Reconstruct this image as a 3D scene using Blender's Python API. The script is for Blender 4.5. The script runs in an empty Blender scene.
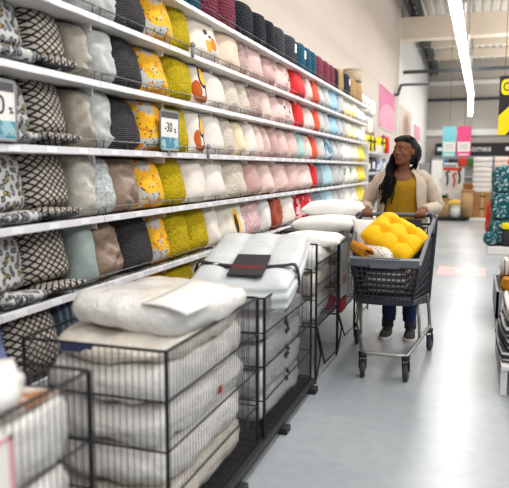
import bpy, bmesh, math, random
from mathutils import Vector, Matrix, noise, Euler
R_ = math.radians
PI = math.pi
random.seed(7)
scene = bpy.context.scene
col = scene.collection

# ------------------------------------------------------------------ materials
def s2l(c):
    return tuple(((v / 255 / 12.92) if v / 255 <= .04045 else ((v / 255 + .055) / 1.055) ** 2.4) for v in c)

class N:
    """small wrapper round a node tree"""
    def __init__(self, m):
        self.t = m.node_tree; self.n = self.t.nodes; self.l = self.t.links
        self.bsdf = self.n['Principled BSDF']
    def new(self, k, **kw):
        o = self.n.new(k)
        for a, b in kw.items(): setattr(o, a, b)
        return o
    def set(self, sock, v):
        if isinstance(v, bpy.types.NodeSocket): self.l.new(v, sock)
        else:
            if sock.type == 'RGBA' and len(v) == 3: v = (*v, 1)
            sock.default_value = v
    def math(self, op, a, b=None, c=None, clamp=False):
        o = self.new('ShaderNodeMath', operation=op, use_clamp=clamp)
        self.set(o.inputs[0], a)
        if b is not None: self.set(o.inputs[1], b)
        if c is not None: self.set(o.inputs[2], c)
        return o.outputs[0]
    def obj(self):
        if not hasattr(self, 'oc'): self.oc = self.new('ShaderNodeTexCoord').outputs['Object']
        return self.oc
    def sep(self):
        if not hasattr(self, 'sx'):
            o = self.new('ShaderNodeSeparateXYZ'); self.l.new(self.obj(), o.inputs[0]); self.sx = o.outputs
        return self.sx
    def noise(self, scale, detail=3, vec=None, dist=0):
        o = self.new('ShaderNodeTexNoise'); self.set(o.inputs['Vector'], vec or self.obj())
        o.inputs['Scale'].default_value = scale; o.inputs['Detail'].default_value = detail
        o.inputs['Distortion'].default_value = dist
        return o.outputs['Fac']
    def voro(self, scale, vec=None, feature='F1'):
        o = self.new('ShaderNodeTexVoronoi', feature=feature); self.set(o.inputs['Vector'], vec or self.obj())
        o.inputs['Scale'].default_value = scale
        return o
    def wave(self, scale, dist=0, direction='X', vec=None):
        o = self.new('ShaderNodeTexWave', bands_direction=direction); self.set(o.inputs['Vector'], vec or self.obj())
        o.inputs['Scale'].default_value = scale; o.inputs['Distortion'].default_value = dist
        return o.outputs['Fac']
    def mix(self, f, a, b):
        o = self.new('ShaderNodeMix', data_type='RGBA')
        self.set(o.inputs['Factor'], f); self.set(o.inputs['A'], a); self.set(o.inputs['B'], b)
        return o.outputs['Result']
    def ramp(self, f, lo, hi):
        o = self.new('ShaderNodeMapRange'); self.set(o.inputs['Value'], f)
        o.inputs['From Min'].default_value = lo; o.inputs['From Max'].default_value = hi
        return o.outputs['Result']
    def ell(self, cy, cz, ry, rz):
        x, y, z = self.sep()
        a = self.math('DIVIDE', self.math('SUBTRACT', y, cy), ry)
        b = self.math('DIVIDE', self.math('SUBTRACT', z, cz), rz)
        d = self.math('ADD', self.math('MULTIPLY', a, a), self.math('MULTIPLY', b, b))
        return self.math('LESS_THAN', d, 1.0)
    def bump(self, h, strength=.5, dist=.01):
        o = self.new('ShaderNodeBump'); self.set(o.inputs['Height'], h)
        o.inputs['Strength'].default_value = strength; o.inputs['Distance'].default_value = dist
        self.l.new(o.outputs[0], self.bsdf.inputs['Normal'])

MATS = {}
def mat(name, c=(200, 200, 200), rough=.7, metal=0, var=.12, vscale=6, bump=None, pattern=None, coat=0, spec=.5, emit=0, sheen=0, alpha=1, trans=0):
    m = bpy.data.materials.new(name); m.use_nodes = True
    k = N(m); b = k.bsdf
    base = s2l(c)
    b.inputs['Roughness'].default_value = rough
    b.inputs['Metallic'].default_value = metal
    b.inputs['Coat Weight'].default_value = coat
    b.inputs['Coat Roughness'].default_value = .15
    b.inputs['Specular IOR Level'].default_value = spec
    b.inputs['Sheen Weight'].default_value = sheen
    if alpha < 1: b.inputs['Alpha'].default_value = alpha
    if trans: b.inputs['Transmission Weight'].default_value = trans
    if pattern: colr = pattern(k, base)
    else: colr = base
    if var:
        f = k.noise(vscale, 3)
        dark = k.ramp(f, .3, .75)
        o = k.new('ShaderNodeMix', data_type='RGBA', blend_type='MULTIPLY')
        k.set(o.inputs['Factor'], var); k.set(o.inputs['A'], colr)
        g = k.new('ShaderNodeCombineColor'); [k.set(g.inputs[i], dark) for i in range(3)]
        k.set(o.inputs['B'], g.outputs[0]); colr = o.outputs['Result']
    k.set(b.inputs['Base Color'], colr)
    if emit:
        k.set(b.inputs['Emission Color'], base); b.inputs['Emission Strength'].default_value = emit
    if bump: bump(k)
    MATS[name] = m
    return m

def b_noise(scale, st=.4, d=.01, det=4): return lambda k: k.bump(k.noise(scale, det), st, d)
def b_knit(scale, st=.6, d=.008):
    def f(k):
        w = k.math('MULTIPLY', k.wave(scale, 2.0, 'Z'), k.wave(scale * .8, 2.0, 'Y')); k.bump(w, st, d)
    return f
def b_ribs(scale, dr='Z', st=.6, d=.008): return lambda k: k.bump(k.wave(scale, 1.2, dr), st, d)

# patterns -----------------------------------------------------------------
def leopard(k, base):
    x, y, z = k.sep()
    cv = k.new('ShaderNodeCombineXYZ'); k.set(cv.inputs[0], y); k.set(cv.inputs[1], z)
    vo = k.new('ShaderNodeTexVoronoi', voronoi_dimensions='2D'); k.l.new(cv.outputs[0], vo.inputs['Vector']); vo.inputs['Scale'].default_value = 27
    d = vo.outputs['Distance']
    d2 = k.math('ADD', d, k.math('MULTIPLY', k.math('SUBTRACT', k.noise(48, 2), .5), .5))
    ring = k.math('MULTIPLY', k.math('GREATER_THAN', d2, .19), k.math('LESS_THAN', d2, .39))
    core = k.math('LESS_THAN', d2, .2)
    rnd = k.new('ShaderNodeSeparateColor'); k.l.new(vo.outputs['Color'], rnd.inputs[0])
    must = k.math('MULTIPLY', core, k.math('GREATER_THAN', rnd.outputs[0], .8))
    c = k.mix(core, base, s2l((150, 152, 156)))
    c = k.mix(must, c, s2l((205, 165, 70)))
    return k.mix(ring, c, s2l((44, 44, 48)))
def diamonds(scale=30, line=.3, f_=.7):
    def f(k, base):
        x, y, z = k.sep()
        n = k.math('MULTIPLY', k.math('SUBTRACT', k.noise(6, 1), .5), .02)
        h = k.math('ADD', z, n); yy = k.math('MULTIPLY', y, f_)
        u = k.math('MULTIPLY', k.math('ADD', yy, h), scale)
        w = k.math('MULTIPLY', k.math('SUBTRACT', yy, h), scale)
        fu = k.math('ABSOLUTE', k.math('SUBTRACT', k.math('FRACT', k.math('ADD', u, 50)), .5))
        fw = k.math('ABSOLUTE', k.math('SUBTRACT', k.math('FRACT', k.math('ADD', w, 50)), .5))
        tile = k.math('LESS_THAN', k.math('MAXIMUM', fu, fw), .5 - line * .5)
        return k.mix(tile, s2l((44, 39, 40)), base)
    return f
def floral(k, base):
    a = k.noise(9, 2, dist=.6)
    v = k.voro(42).outputs['Distance']
    grey = k.math('GREATER_THAN', a, .53)
    c = k.mix(grey, base, s2l((196, 194, 190)))
    sp = k.math('MULTIPLY', k.math('LESS_THAN', v, .3), k.math('GREATER_THAN', k.noise(14, 1), .5))
    c = k.mix(sp, c, s2l((110, 105, 100)))
    leaf = k.math('GREATER_THAN', k.noise(17, 1, dist=1), .62)
    return k.mix(leaf, c, s2l((226, 140, 30)))
def outline_print(blobs):
    def f(k, base):
        c = base
        for (cy, cz, ry, rz, cl) in blobs: c = k.mix(k.ell(cy, cz, ry, rz), c, s2l(cl))
        return c
    return f
def dots(cl, scale=30, r=.22):
    def f(k, base):
        return k.mix(k.math('LESS_THAN', k.voro(scale).outputs['Distance'], r), base, s2l(cl))
    return f
def stripes(cl, scale=28, dr='Y', th=.75):
    def f(k, base): return k.mix(k.math('GREATER_THAN', k.wave(scale, .3, dr), th), base, s2l(cl))
    return f
def blotch(cl, scale=8, th=.55, dist=1.0):
    def f(k, base): return k.mix(k.math('GREATER_THAN', k.noise(scale, 2, dist=dist), th), base, s2l(cl))
    return f
def quatre(k, base):
    v = k.voro(34, feature='DISTANCE_TO_EDGE').outputs['Distance']
    return k.mix(k.math('LESS_THAN', v, .09), base, s2l((206, 210, 208)))

K = {}   # cushion kinds: material, description, texture flag, thickness
def kind(key, desc, m, rough=0, fur=0, cat='cushion'): K[key] = dict(desc=desc, m=m, wr=rough, fur=fur)
kind('leo', 'leopard print cushion', mat('leopard_print', (206, 205, 203), .8, pattern=leopard, bump=b_noise(60, .2)))
kind('dia', 'black and cream diamond pattern cushion', mat('diamond_print', (205, 196, 184), .8, pattern=diamonds(), bump=b_noise(80, .2)))
kind('olive', 'olive grey satin cushion', mat('olive_satin', (156, 149, 134), .34, sheen=.2, bump=b_noise(9, .6, .03)), 1)
kind('satin', 'pale silver green satin cushion', mat('pale_satin', (190, 186, 174), .34, bump=b_noise(9, .7, .03)), 1)
kind('silver', 'silver grey velvet cushion', mat('silver_velvet', (182, 184, 182), .5, sheen=.4, bump=b_noise(16, .7, .02)), 1)
kind('quatre', 'silver grey trellis pattern cushion', mat('silver_trellis', (172, 178, 178), .55, pattern=quatre, bump=b_noise(16, .5, .02)), 1)
kind('charcoal', 'charcoal corduroy cushion', mat('charcoal_cord', (104, 102, 104), .9, var=.4, vscale=40, bump=b_ribs(28, 'Z', 1, .02)), 0, .006)
kind('floral', 'yellow and grey floral cushion', mat('yellow_floral', (246, 188, 40), .8, pattern=floral, bump=b_noise(50, .2)))
kind('mustard', 'mustard yellow shaggy cushion', mat('mustard_shag', (222, 196, 22), .95, var=.3, vscale=38, bump=b_noise(70, 1, .03)), 0, .012)
kind('birdo', 'cream cushion with orange printed shapes', mat('cream_orange_print', (236, 226, 214), .85, pattern=outline_print([(-.02, .10, .05, .045, (240, 176, 70)), (.06, .12, .045, .05, (226, 140, 60)), (-.03, .2, .03, .02, (90, 84, 84)), (.02, .17, .018, .012, (90, 84, 84))]), bump=b_noise(60, .2)))
kind('fox', 'white yellow-black printed cushion', mat('yellow_black_print', (238, 230, 222), .85, pattern=outline_print([(.03, .2, .065, .085, (40, 38, 40)), (.03, .205, .045, .065, (246, 190, 60)), (-.06, .1, .05, .07, (196, 98, 30)), (.06, .09, .03, .06, (50, 46, 48)), (.065, .09, .018, .045, (222, 214, 206)), (.02, .04, .12, .02, (188, 104, 60))]), bump=b_noise(60, .2)))
kind('giraffe', 'white cushion with tall black-yellow print', mat('black_yellow_print', (234, 228, 220), .85, pattern=outline_print([(.07, .15, .07, .12, (246, 206, 90)), (.06, .13, .035, .09, (52, 50, 54)), (-.1, .18, .04, .05, (226, 214, 200))]), bump=b_noise(60, .2)))
kind('cream', 'plain cream cushion', mat('cream_cotton', (236, 228, 219), .85, bump=b_noise(14, .4, .02)))
kind('beige', 'plain beige cushion', mat('beige_cotton', (230, 210, 190), .85, bump=b_noise(14, .4, .02)))
kind('butter', 'pale butter yellow cushion', mat('butter_cotton', (238, 222, 190), .85, bump=b_noise(14, .4, .02)))
kind('boucle', 'cream bobbly textured cushion', mat('cream_boucle', (230, 218, 204), .95, var=.2, vscale=45, bump=b_noise(45, 1, .025)), 0, .006)
kind('pinktuft', 'dusty pink tufted cushion', mat('pink_tuft', (214, 186, 180), .95, var=.35, vscale=40, bump=b_noise(45, 1, .025)), 0, .007)
kind('pink', 'dusty pink cushion', mat('dusty_pink', (221, 190, 184), .8, bump=b_noise(14, .5, .02)))
kind('blush', 'pale blush pink cushion', mat('blush_pink', (234, 208, 200), .8, bump=b_noise(14, .5, .02)))
kind('mauve', 'mauve pink cushion', mat('mauve_pink', (199, 165, 160), .75, bump=b_noise(14, .5, .02)))
kind('pinkface', 'pink cushion with dark dots', mat('pink_patch_print', (232, 202, 196), .85, pattern=outline_print([(-.12, .24, .08, .06, (190, 150, 148)), (.14, .2, .07, .05, (206, 168, 164)), (-.02, .17, .03, .02, (60, 50, 54)), (.12, .13, .03, .02, (60, 50, 54)), (.0, .07, .09, .02, (200, 158, 154))]), bump=b_noise(30, .4, .02)))
kind('red', 'bright red cushion', mat('bright_red', (214, 42, 40), .75, bump=b_noise(14, .4, .02)))
kind('orange', 'burnt orange cushion', mat('burnt_orange', (222, 92, 58), .8, bump=b_noise(14, .4, .02)))
kind('rust', 'round rust brown pleated cushion', mat('rust_velvet', (178, 92, 66), .7, bump=b_noise(14, .5, .02)))
kind('grey', 'light grey cushion', mat('light_grey', (196, 195, 194), .8, bump=b_noise(16, .6, .02)))
kind('slate', 'slate blue grey cushion', mat('slate_grey', (140, 148, 160), .8, bump=b_noise(16, .6, .02)))
kind('blue', 'sky blue cushion', mat('sky_blue', (120, 186, 218), .8, pattern=stripes((206, 216, 222), 7, 'Y', .7), bump=b_noise(16, .5, .02)))
kind('lblue', 'pale blue cushion', mat('pale_blue', (178, 206, 216), .8, bump=b_noise(16, .5, .02)))
kind('teal', 'blue teal cushion', mat('blue_teal', (92, 142, 158), .8, pattern=blotch((196, 206, 210), 9, .52), bump=b_noise(16, .5, .02)))
kind('mint', 'pale mint green cushion', mat('mint_green', (170, 204, 198), .8, bump=b_noise(16, .5, .02)))
kind('white', 'plain white cushion', mat('white_cotton', (238, 236, 232), .85, bump=b_noise(14, .4, .02)))
kind('yel', 'white cushion with pale yellow patches', mat('white_yellow_print', (238, 232, 218), .85, pattern=blotch((246, 220, 130), 3, .56, .3), bump=b_noise(30, .3)))
kind('yel2', 'cream cushion with soft yellow patches', mat('cream_yellow_print', (236, 226, 206), .85, pattern=blotch((246, 222, 150), 3, .57, .3), bump=b_noise(30, .3)))
kind('yellow', 'lemon yellow cushion', mat('lemon_yellow', (244, 222, 96), .8, bump=b_noise(16, .4, .02)))
kind('leaf', 'white cushion with green leaf print', mat('green_leaf_print', (234, 234, 226), .85, pattern=blotch((128, 150, 104), 7, .62), bump=b_noise(30, .3)))
kind('brown', 'taupe brown satin cushion', mat('taupe_satin', (148, 126, 110), .4, bump=b_noise(9, .7, .03)), 1)
kind('sage', 'sage grey cushion', mat('sage_grey', (164, 176, 172), .6, bump=b_noise(12, .5, .02)))
kind('polka', 'pink cushion with white spots', mat('pink_spotted', (222, 184, 186), .85, pattern=dots((246, 232, 230), 32, .3), bump=b_noise(30, .3)))
kind('redpat', 'red and pale pink patterned cushion', mat('red_pink_print', (198, 34, 48), .8, pattern=blotch((238, 196, 194), 7, .54, 1.5), bump=b_noise(12, .6, .03)), 1)
kind('blue2', 'lavender blue cushion', mat('lavender_blue', (126, 136, 178), .8, bump=b_noise(16, .5, .02)))
kind('navystripe', 'navy striped cushion', mat('navy_stripe', (72, 84, 104), .85, pattern=stripes((120, 132, 150), 9, 'Y', .7), bump=b_noise(40, .3)))
kind('navy', 'plain navy blue cushion', mat('navy_cotton', (66, 78, 104), .85, bump=b_noise(30, .4, .02)))
kind('palegrey', 'pale grey cushion', mat('pale_grey', (206, 202, 198), .85, bump=b_noise(16, .5, .02)))
kind('amber', 'amber yellow cushion', mat('amber_yellow', (250, 178, 18), .8, bump=b_noise(16, .5, .02)))

M = {}
M['wall_beige'] = mat('wall_paint_beige', (204, 192, 182), .9, var=.05, vscale=1)
M['wall_white'] = mat('wall_paint_white', (224, 222, 218), .9, var=.05, vscale=1)
M['wall_grey'] = mat('wall_panel_grey', (186, 180, 172), .9, var=.06, vscale=.6)
M['beam'] = mat('beam_paint', (226, 214, 198), .85, var=.05)
M['deck'] = mat('ceiling_deck', (206, 200, 190), .7, var=.06, bump=lambda k: k.bump(k.wave(1.2, 0, 'X'), .6, .05))
M['steel_dark'] = mat('dark_steel', (74, 78, 84), .6, metal=.3, var=.2)
M['shelf'] = mat('white_shelf_metal', (228, 226, 224), .4, var=.05)
M['rail'] = mat('rail_plastic', (228, 227, 231), .3, var=.05, coat=.3)
M['tag'] = mat('tag_paper', (244, 244, 246), .6, var=0)
M['panel'] = mat('shelf_back_panel', (196, 188, 182), .7, var=.08)
M['wire_f'] = mat('fine_wire', (112, 110, 112), .4, metal=.6, var=.1)
M['wire'] = mat('dark_wire', (62, 62, 66), .4, metal=.7, var=.1)
M['wire_l'] = mat('guard_wire', (120, 116, 116), .4, metal=.7, var=.1)
M['pallet'] = mat('dark_pallet_plastic', (50, 50, 54), .55, var=.2)
def duv(k): k.bump(k.math('ADD', k.noise(11, 5, dist=1.2), k.math('MULTIPLY', k.noise(30, 4, dist=2), .5)), .55, .03)
M['duvet'] = mat('white_duvet_in_plastic', (246, 243, 238), .4, var=.05, vscale=14, coat=.6, bump=duv)
M['duvet2'] = mat('cream_duvet_in_plastic', (238, 230, 218), .45, var=.06, vscale=14, coat=.5, bump=duv)
M['duvet3'] = mat('grey_duvet_in_plastic', (222, 222, 224), .36, var=.15, vscale=12, coat=.7, bump=duv)
M['whitepillow'] = mat('white_pillow_cotton', (240, 238, 234), .8, var=.06, bump=b_noise(7, .4, .03))
M['quilt'] = mat('white_quilted_duvet', (214, 218, 219), .6, var=.08, coat=.35, bump=lambda k: k.bump(k.noise(8, 4, dist=.8), .4, .02))
M['ribbon'] = mat('black_ribbon', (36, 36, 40), .6, var=.1)
M['label_dark'] = mat('dark_card', (52, 50, 54), .55, var=.05)
M['red_print'] = mat('red_ink', (190, 40, 50), .6, var=0)
M['paper'] = mat('white_paper', (240, 236, 232), .6, var=.03)
M['pinkpaper'] = mat('pink_edge_paper', (226, 168, 176), .6, var=.03)
M['bedprint'] = mat('bedding_picture', (196, 140, 100), .5, coat=.4, pattern=blotch((232, 222, 214), 7, .5, 1), bump=b_noise(9, .4, .02))
M['cart'] = mat('cart_grey_plastic', (58, 61, 67), .45, var=.08, bump=b_noise(200, .1))
M['cart_l'] = mat('cart_rim_plastic', (116, 119, 125), .4, var=.06)
M['tube'] = mat('brushed_steel', (176, 174, 170), .32, metal=.8, var=.08)
M['rubber'] = mat('wheel_rubber', (66, 70, 76), .6, var=.1)
M['black'] = mat('black_plastic', (36, 36, 40), .5, var=.1)
M['yel_pad'] = mat('yellow_pad_cotton', (250, 196, 10), .75, var=.1, bump=b_noise(24, .3, .02))
M['mus_throw'] = mat('mustard_throw_knit', (214, 148, 40), .9, var=.2, bump=b_knit(50))
M['speckle'] = mat('white_speckled_cotton', (234, 228, 222), .85, pattern=dots((60, 56, 58), 42, .22), bump=b_noise(30, .3))
M['skin'] = mat('warm_brown_skin', (134, 88, 64), .5, var=.1, vscale=20, spec=.4)
M['lip'] = mat('lip_skin', (132, 72, 64), .4, var=.05)
M['hair'] = mat('black_braided_hair', (24, 21, 22), .5, var=.2, bump=b_ribs(60, 'Z', .8, .01))
M['eye'] = mat('eye_white', (196, 184, 174), .5, var=0)
M['iris'] = mat('dark_iris', (34, 22, 18), .25, var=0)
M['top'] = mat('mustard_blouse', (170, 130, 16), .8, var=.15, bump=b_noise(10, .5, .02))
M['cardigan'] = mat('cream_knit', (212, 196, 178), .9, var=.15, vscale=20, bump=b_knit(42, .45, .01))
M['jeans'] = mat('navy_denim', (38, 54, 90), .85, var=.2, bump=b_noise(30, .3))
M['shoe'] = mat('grey_suede', (74, 72, 72), .8, var=.15)
M['sole'] = mat('white_rubber_sole', (220, 214, 208), .6, var=.05)
M['sign_black'] = mat('sign_black', (42, 40, 42), .5, var=.04)
M['sign_yellow'] = mat('sign_yellow', (250, 222, 10), .5, var=0)
M['aqua'] = mat('aqua_board', (140, 216, 224), .6, var=.02)
M['pinkb'] = mat('pink_board', (240, 96, 150), .6, var=.02)
M['pinkposter'] = mat('pink_poster_print', (206, 112, 148), .6, var=.15, vscale=1.2, pattern=outline_print([(.3, .2, 1.9, .5, (222, 158, 176))]))
M['photo_poster'] = mat('brown_photo_print', (204, 190, 180), .6, var=.1, pattern=outline_print([(.2, .35, 1.4, .5, (184, 156, 144)), (.1, .42, .8, .3, (160, 128, 116))]))
M['tealtxt'] = mat('teal_picture', (88, 150, 168), .6, pattern=blotch((160, 200, 208), 14, .55))
M['text'] = mat('dark_ink', (58, 60, 66), .6, var=0)
M['greyhead'] = mat('grey_header', (92, 90, 92), .6, var=0)
M['kraft'] = mat('kraft_card', (178, 132, 88), .8, var=.15)
M['kraft_l'] = mat('pale_wicker', (206, 172, 128), .85, var=.2, bump=b_knit(20))
M['tealfab'] = mat('teal_leaf_fabric', (14, 92, 100), .85, pattern=lambda k, b: k.mix(k.math('LESS_THAN', k.voro(11, feature='SMOOTH_F1').outputs['Distance'], .17), k.mix(k.math('GREATER_THAN', k.noise(13, 1, dist=2.5), .62), b, s2l((208, 214, 214))), s2l((170, 200, 204))), bump=b_noise(8, .5, .03))
M['redcloth'] = mat('red_orange_cloth', (222, 74, 50), .85, bump=b_noise(8, .5, .03))
M['yelbag'] = mat('yellow_nylon', (246, 222, 20), .6, bump=b_noise(6, .4, .03))
M['white_box'] = mat('white_card', (232, 230, 226), .7, var=.06)
M['greyplastic'] = mat('grey_plastic', (150, 150, 152), .5, var=.06)
M['bluebox'] = mat('blue_card', (70, 110, 160), .7, pattern=blotch((220, 220, 220), 6, .55))
M['green'] = mat('green_leaves', (84, 128, 66), .7, var=.3)
M['strp'] = mat('dark_striped_throw', (66, 68, 74), .9, pattern=stripes((196, 194, 192), 8, 'Z', .72), bump=b_noise(30, .4))
M['strp2'] = mat('white_striped_throw', (226, 222, 216), .9, pattern=stripes((120, 120, 124), 8, 'X', .85), bump=b_noise(30, .4))
M['tanw'] = mat('tan_throw', (190, 140, 92), .9, bump=b_noise(20, .5, .02))
M['floormark'] = mat('pink_floor_film', (236, 188, 188), .3, var=.12)
M['towelw'] = mat('white_towel', (232, 226, 220), .95, var=.08, bump=b_noise(40, .4))
M['towelp'] = mat('peach_towel', (238, 214, 200), .95, var=.08, bump=b_noise(40, .4))
M['lamp'] = mat('lamp_diffuser', (255, 255, 255), .5, var=0, emit=9)
def quiltbump(k):
    x, y, z = k.sep()
    w = k.math('MULTIPLY', k.wave(12, .6, 'DIAGONAL'), k.wave(12, .6, 'Z')); k.bump(w, 1, .02)
for key, c in dict(r_teal=(38, 104, 130), r_wine=(142, 62, 84), r_black=(44, 46, 56), r_char=(74, 76, 84), r_tan=(206, 170, 116), r_navy=(40, 48, 72), r_cream=(232, 212, 184)).items():
    M[key] = mat(key.replace('r_', '') + '_knitted_wool', c, .9, var=.35, vscale=45, bump=quiltbump)
def floorpat(k, base):
    f = k.noise(.8, 4); g = k.noise(14, 4)
    c = k.mix(k.ramp(f, .3, .7), s2l((158, 164, 169)), s2l((182, 187, 190)))
    return k.mix(k.math('MULTIPLY', k.ramp(g, .45, .8), .25), c, s2l((136, 142, 149)))
M['floor'] = mat('polished_concrete', (190, 194, 197), .24, var=0, pattern=floorpat, bump=b_noise(5, .04, .01))
M['floor'].node_tree.nodes['Principled BSDF'].inputs['Roughness'].default_value = .27

# ------------------------------------------------------------------ geometry
def link(name, me, m=None, parent=None, smooth=True):
    o = bpy.data.objects.new(name, me); col.objects.link(o)
    if m: me.materials.append(m)
    if parent: o.parent = parent
    if smooth:
        for p in me.polygons: p.use_smooth = True
    return o
def build(name, bm, m=None, parent=None, smooth=False, bevel=0):
    bmesh.ops.recalc_face_normals(bm, faces=bm.faces)
    me = bpy.data.meshes.new(name); bm.to_mesh(me); bm.free()
    o = link(name, me, m, parent, smooth)
    if bevel:
        md = o.modifiers.new('bevel', 'BEVEL'); md.width = bevel; md.segments = 2; md.limit_method = 'ANGLE'
    return o
def tag(o, label=None, cat=None, group=None, kind=None):
    if label: o['label'] = label
    if cat: o['category'] = cat
    if group: o['group'] = group
    if kind: o['kind'] = kind
    return o
def thing(name, label, cat, loc=(0, 0, 0), rz=0, group=None):
    o = bpy.data.objects.new(name, None); col.objects.link(o); o.location = loc; o.rotation_euler = (0, 0, rz)
    o.empty_display_size = .1
    return tag(o, label, cat, group)
def dup(o, parent=None):
    c = o.copy(); col.objects.link(c)
    if parent: c.parent = parent
    for ch in list(o.children): dup(ch, c)
    return c
def box(bm, x0, x1, y0, y1, z0, z1, mtx=None):
    v = [bm.verts.new((x, y, z)) for x in (x0, x1) for y in (y0, y1) for z in (z0, z1)]
    for f in ((0, 1, 3, 2), (4, 6, 7, 5), (0, 4, 5, 1), (2, 3, 7, 6), (0, 2, 6, 4), (1, 5, 7, 3)):
        bm.faces.new([v[i] for i in f])
    if mtx: bmesh.ops.transform(bm, matrix=mtx, verts=v)
    return v
def boxo(name, d, m, parent=None, bevel=0):
    bm = bmesh.new(); box(bm, *d); return build(name, bm, m, parent, bevel=bevel)
def frames(pts):
    out = []; n = len(pts); ref = None
    for i in range(n):
        t = (pts[min(i + 1, n - 1)] - pts[max(i - 1, 0)]).normalized()
        if ref is None:
            ref = Vector((0, 0, 1)) if abs(t.z) < .9 else Vector((1, 0, 0))
        a = t.cross(ref).normalized() if t.cross(ref).length > 1e-5 else t.orthogonal().normalized()
        b = a.cross(t).normalized(); ref = b
        out.append((a, b))
    return out
def tube(bm, pts, r, seg=8, close=False):
    """round tube along points; r may be a number, a list, or list of (ra, rb)"""
    pts = [Vector(p) for p in pts]; fr = frames(pts); rings = []
    for i, (p, (a, b)) in enumerate(zip(pts, fr)):
        ri = r[i] if isinstance(r, list) else r
        ra, rb = ri if isinstance(ri, (list, tuple)) else (ri, ri)
        rings.append([bm.verts.new(p + a * ra * math.cos(2 * PI * k / seg) + b * rb * math.sin(2 * PI * k / seg)) for k in range(seg)])
    for q, s in zip(rings, rings[1:]):
        for k in range(seg):
            bm.faces.new((q[k], q[(k + 1) % seg], s[(k + 1) % seg], s[k]))
    bm.faces.new(rings[0][::-1]); bm.faces.new(rings[-1])
    return rings
def loft(bm, rings, cap=True):
    """rings: list of lists of points, same count"""
    rr = [[bm.verts.new(p) for p in r] for r in rings]; n = len(rr[0])
    for q, s in zip(rr, rr[1:]):
        for k in range(n): bm.faces.new((q[k], q[(k + 1) % n], s[(k + 1) % n], s[k]))
    if cap: bm.faces.new(rr[0][::-1]); bm.faces.new(rr[-1])
    return rr
def ering(c, rx, ry, n=20, front=1.0, back=1.0, e=2.0):
    """super-ellipse ring in the xy plane"""
    out = []
    for k in range(n):
        a = 2 * PI * k / n; ca, sa = math.cos(a), math.sin(a)
        x = rx * math.copysign(abs(ca) ** (2 / e), ca); y = ry * math.copysign(abs(sa) ** (2 / e), sa)
        y *= front if y < 0 else back
        out.append((c[0] + x, c[1] + y, c[2]))
    return out
def ellipsoid(bm, c, r, rot=None, u=16, v=10):
    mt = Matrix.Translation(c) @ (rot.to_matrix().to_4x4() if rot else Matrix()) @ Matrix.Diagonal((*r, 1))
    bmesh.ops.create_uvsphere(bm, u_segments=u, v_segments=v, radius=1, matrix=mt)
def rod_curve(pts, n=8):
    """smooth polyline through points (Catmull-Rom)"""
    P = [Vector(p) for p in pts]; P = [P[0]] + P + [P[-1]]; out = []
    for i in range(1, len(P) - 2):
        for k in range(n):
            t = k / n; a, b, c, d = P[i - 1:i + 3]
            out.append(.5 * ((2 * b) + (-a + c) * t + (2 * a - 5 * b + 4 * c - d) * t * t + (-a + 3 * b - 3 * c + d) * t ** 3))
    out.append(P[-2]); return out

def cushion_bm(w, h, t, seed, n=18, wr=0, fur=0, pinch=.06, sag=.25, eu=2.6, ev=2.6):
    """square stuffed cushion standing on z=0; width along y, thickness along x"""
    bm = bmesh.new(); off = Vector((seed * 3.1, seed * 1.7, seed * .9)); g = {}
    for s in (1, -1):
        for i in range(n + 1):
            for j in range(n + 1):
                edge = i in (0, n) or j in (0, n)
                if s == -1 and edge: g[s, i, j] = g[1, i, j]; continue
                u = math.sin((i / n - .5) * PI) * .35 + (i / n * 2 - 1) * .65; v = math.sin((j / n - .5) * PI) * .35 + (j / n * 2 - 1) * .65
                e = max(0, (1 - abs(u) ** eu) * (1 - abs(v) ** ev))
                th = t / 2 * e ** .45 * (1 - sag * v * .6)
                y = w / 2 * u * (1 - pinch * (1 - v * v) * abs(u) ** 2); z = h / 2 * v * (1 - pinch * (1 - u * u) * abs(v) ** 2)
                p = Vector((s * th, y, z + h / 2))
                nz = noise.noise(p * 7 + off); cr = 1 - 2 * abs(noise.noise(Vector((p.y * 9 + p.z * 8, p.z * 16 - p.y * 4, s)) + off))
                k = min(1, e * 2.5)
                p.x += s * k * (.014 * nz + (.022 * (cr - .5) * wr))
                p.y += .010 * noise.noise(p * 9 + off * 2); p.z += .006 * noise.noise(p * 9 + off * 4) * (1 if j else 0)
                if fur:
                    p += Vector((s * .7, u * .4, v * .3)) * fur * noise.noise(p * 75 + off) 
                g[s, i, j] = bm.verts.new(p)
        for i in range(n):
            for j in range(n):
                f = (g[s, i, j], g[s, i + 1, j], g[s, i + 1, j + 1], g[s, i, j + 1])
                bm.faces.new(f if s > 0 else f[::-1])
    return bm
def softbox_bm(sx, sy, sz, seed, n=14, puff=.5, amp=.02, freq=5, seam=0.0):
    """soft packed block, origin at the centre of its underside"""
    bm = bmesh.new(); bmesh.ops.create_cube(bm, size=2)
    bmesh.ops.subdivide_edges(bm, edges=bm.edges, cuts=n, use_grid_fill=True)
    off = Vector((seed * 2.3, seed * 1.1, seed * .7))
    for v in bm.verts:
        p = v.co.copy()
        x, y, z = p
        s = Vector((x * math.sqrt(max(0, 1 - y * y / 2 - z * z / 2 + y * y * z * z / 3)), y * math.sqrt(max(0, 1 - x * x / 2 - z * z / 2 + x * x * z * z / 3)), z * math.sqrt(max(0, 1 - y * y / 2 - x * x / 2 + y * y * x * x / 3))))
        q = p.lerp(s, puff)
        q = Vector((q.x * sx / 2, q.y * sy / 2, q.z * sz / 2))
        nn = noise.noise(q * freq + off) + .6 * (abs(noise.noise(q * freq * 2.3 + off)) * 2 - .6)
        d = Vector((s.x / sx, s.y / sy, s.z / sz)).normalized()
        q += d * amp * nn
        if seam:
            q -= d * seam * max(0, 1 - abs(q.z) / (sz * .1))
        q.z += sz / 2
        v.co = q
    return bm
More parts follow.
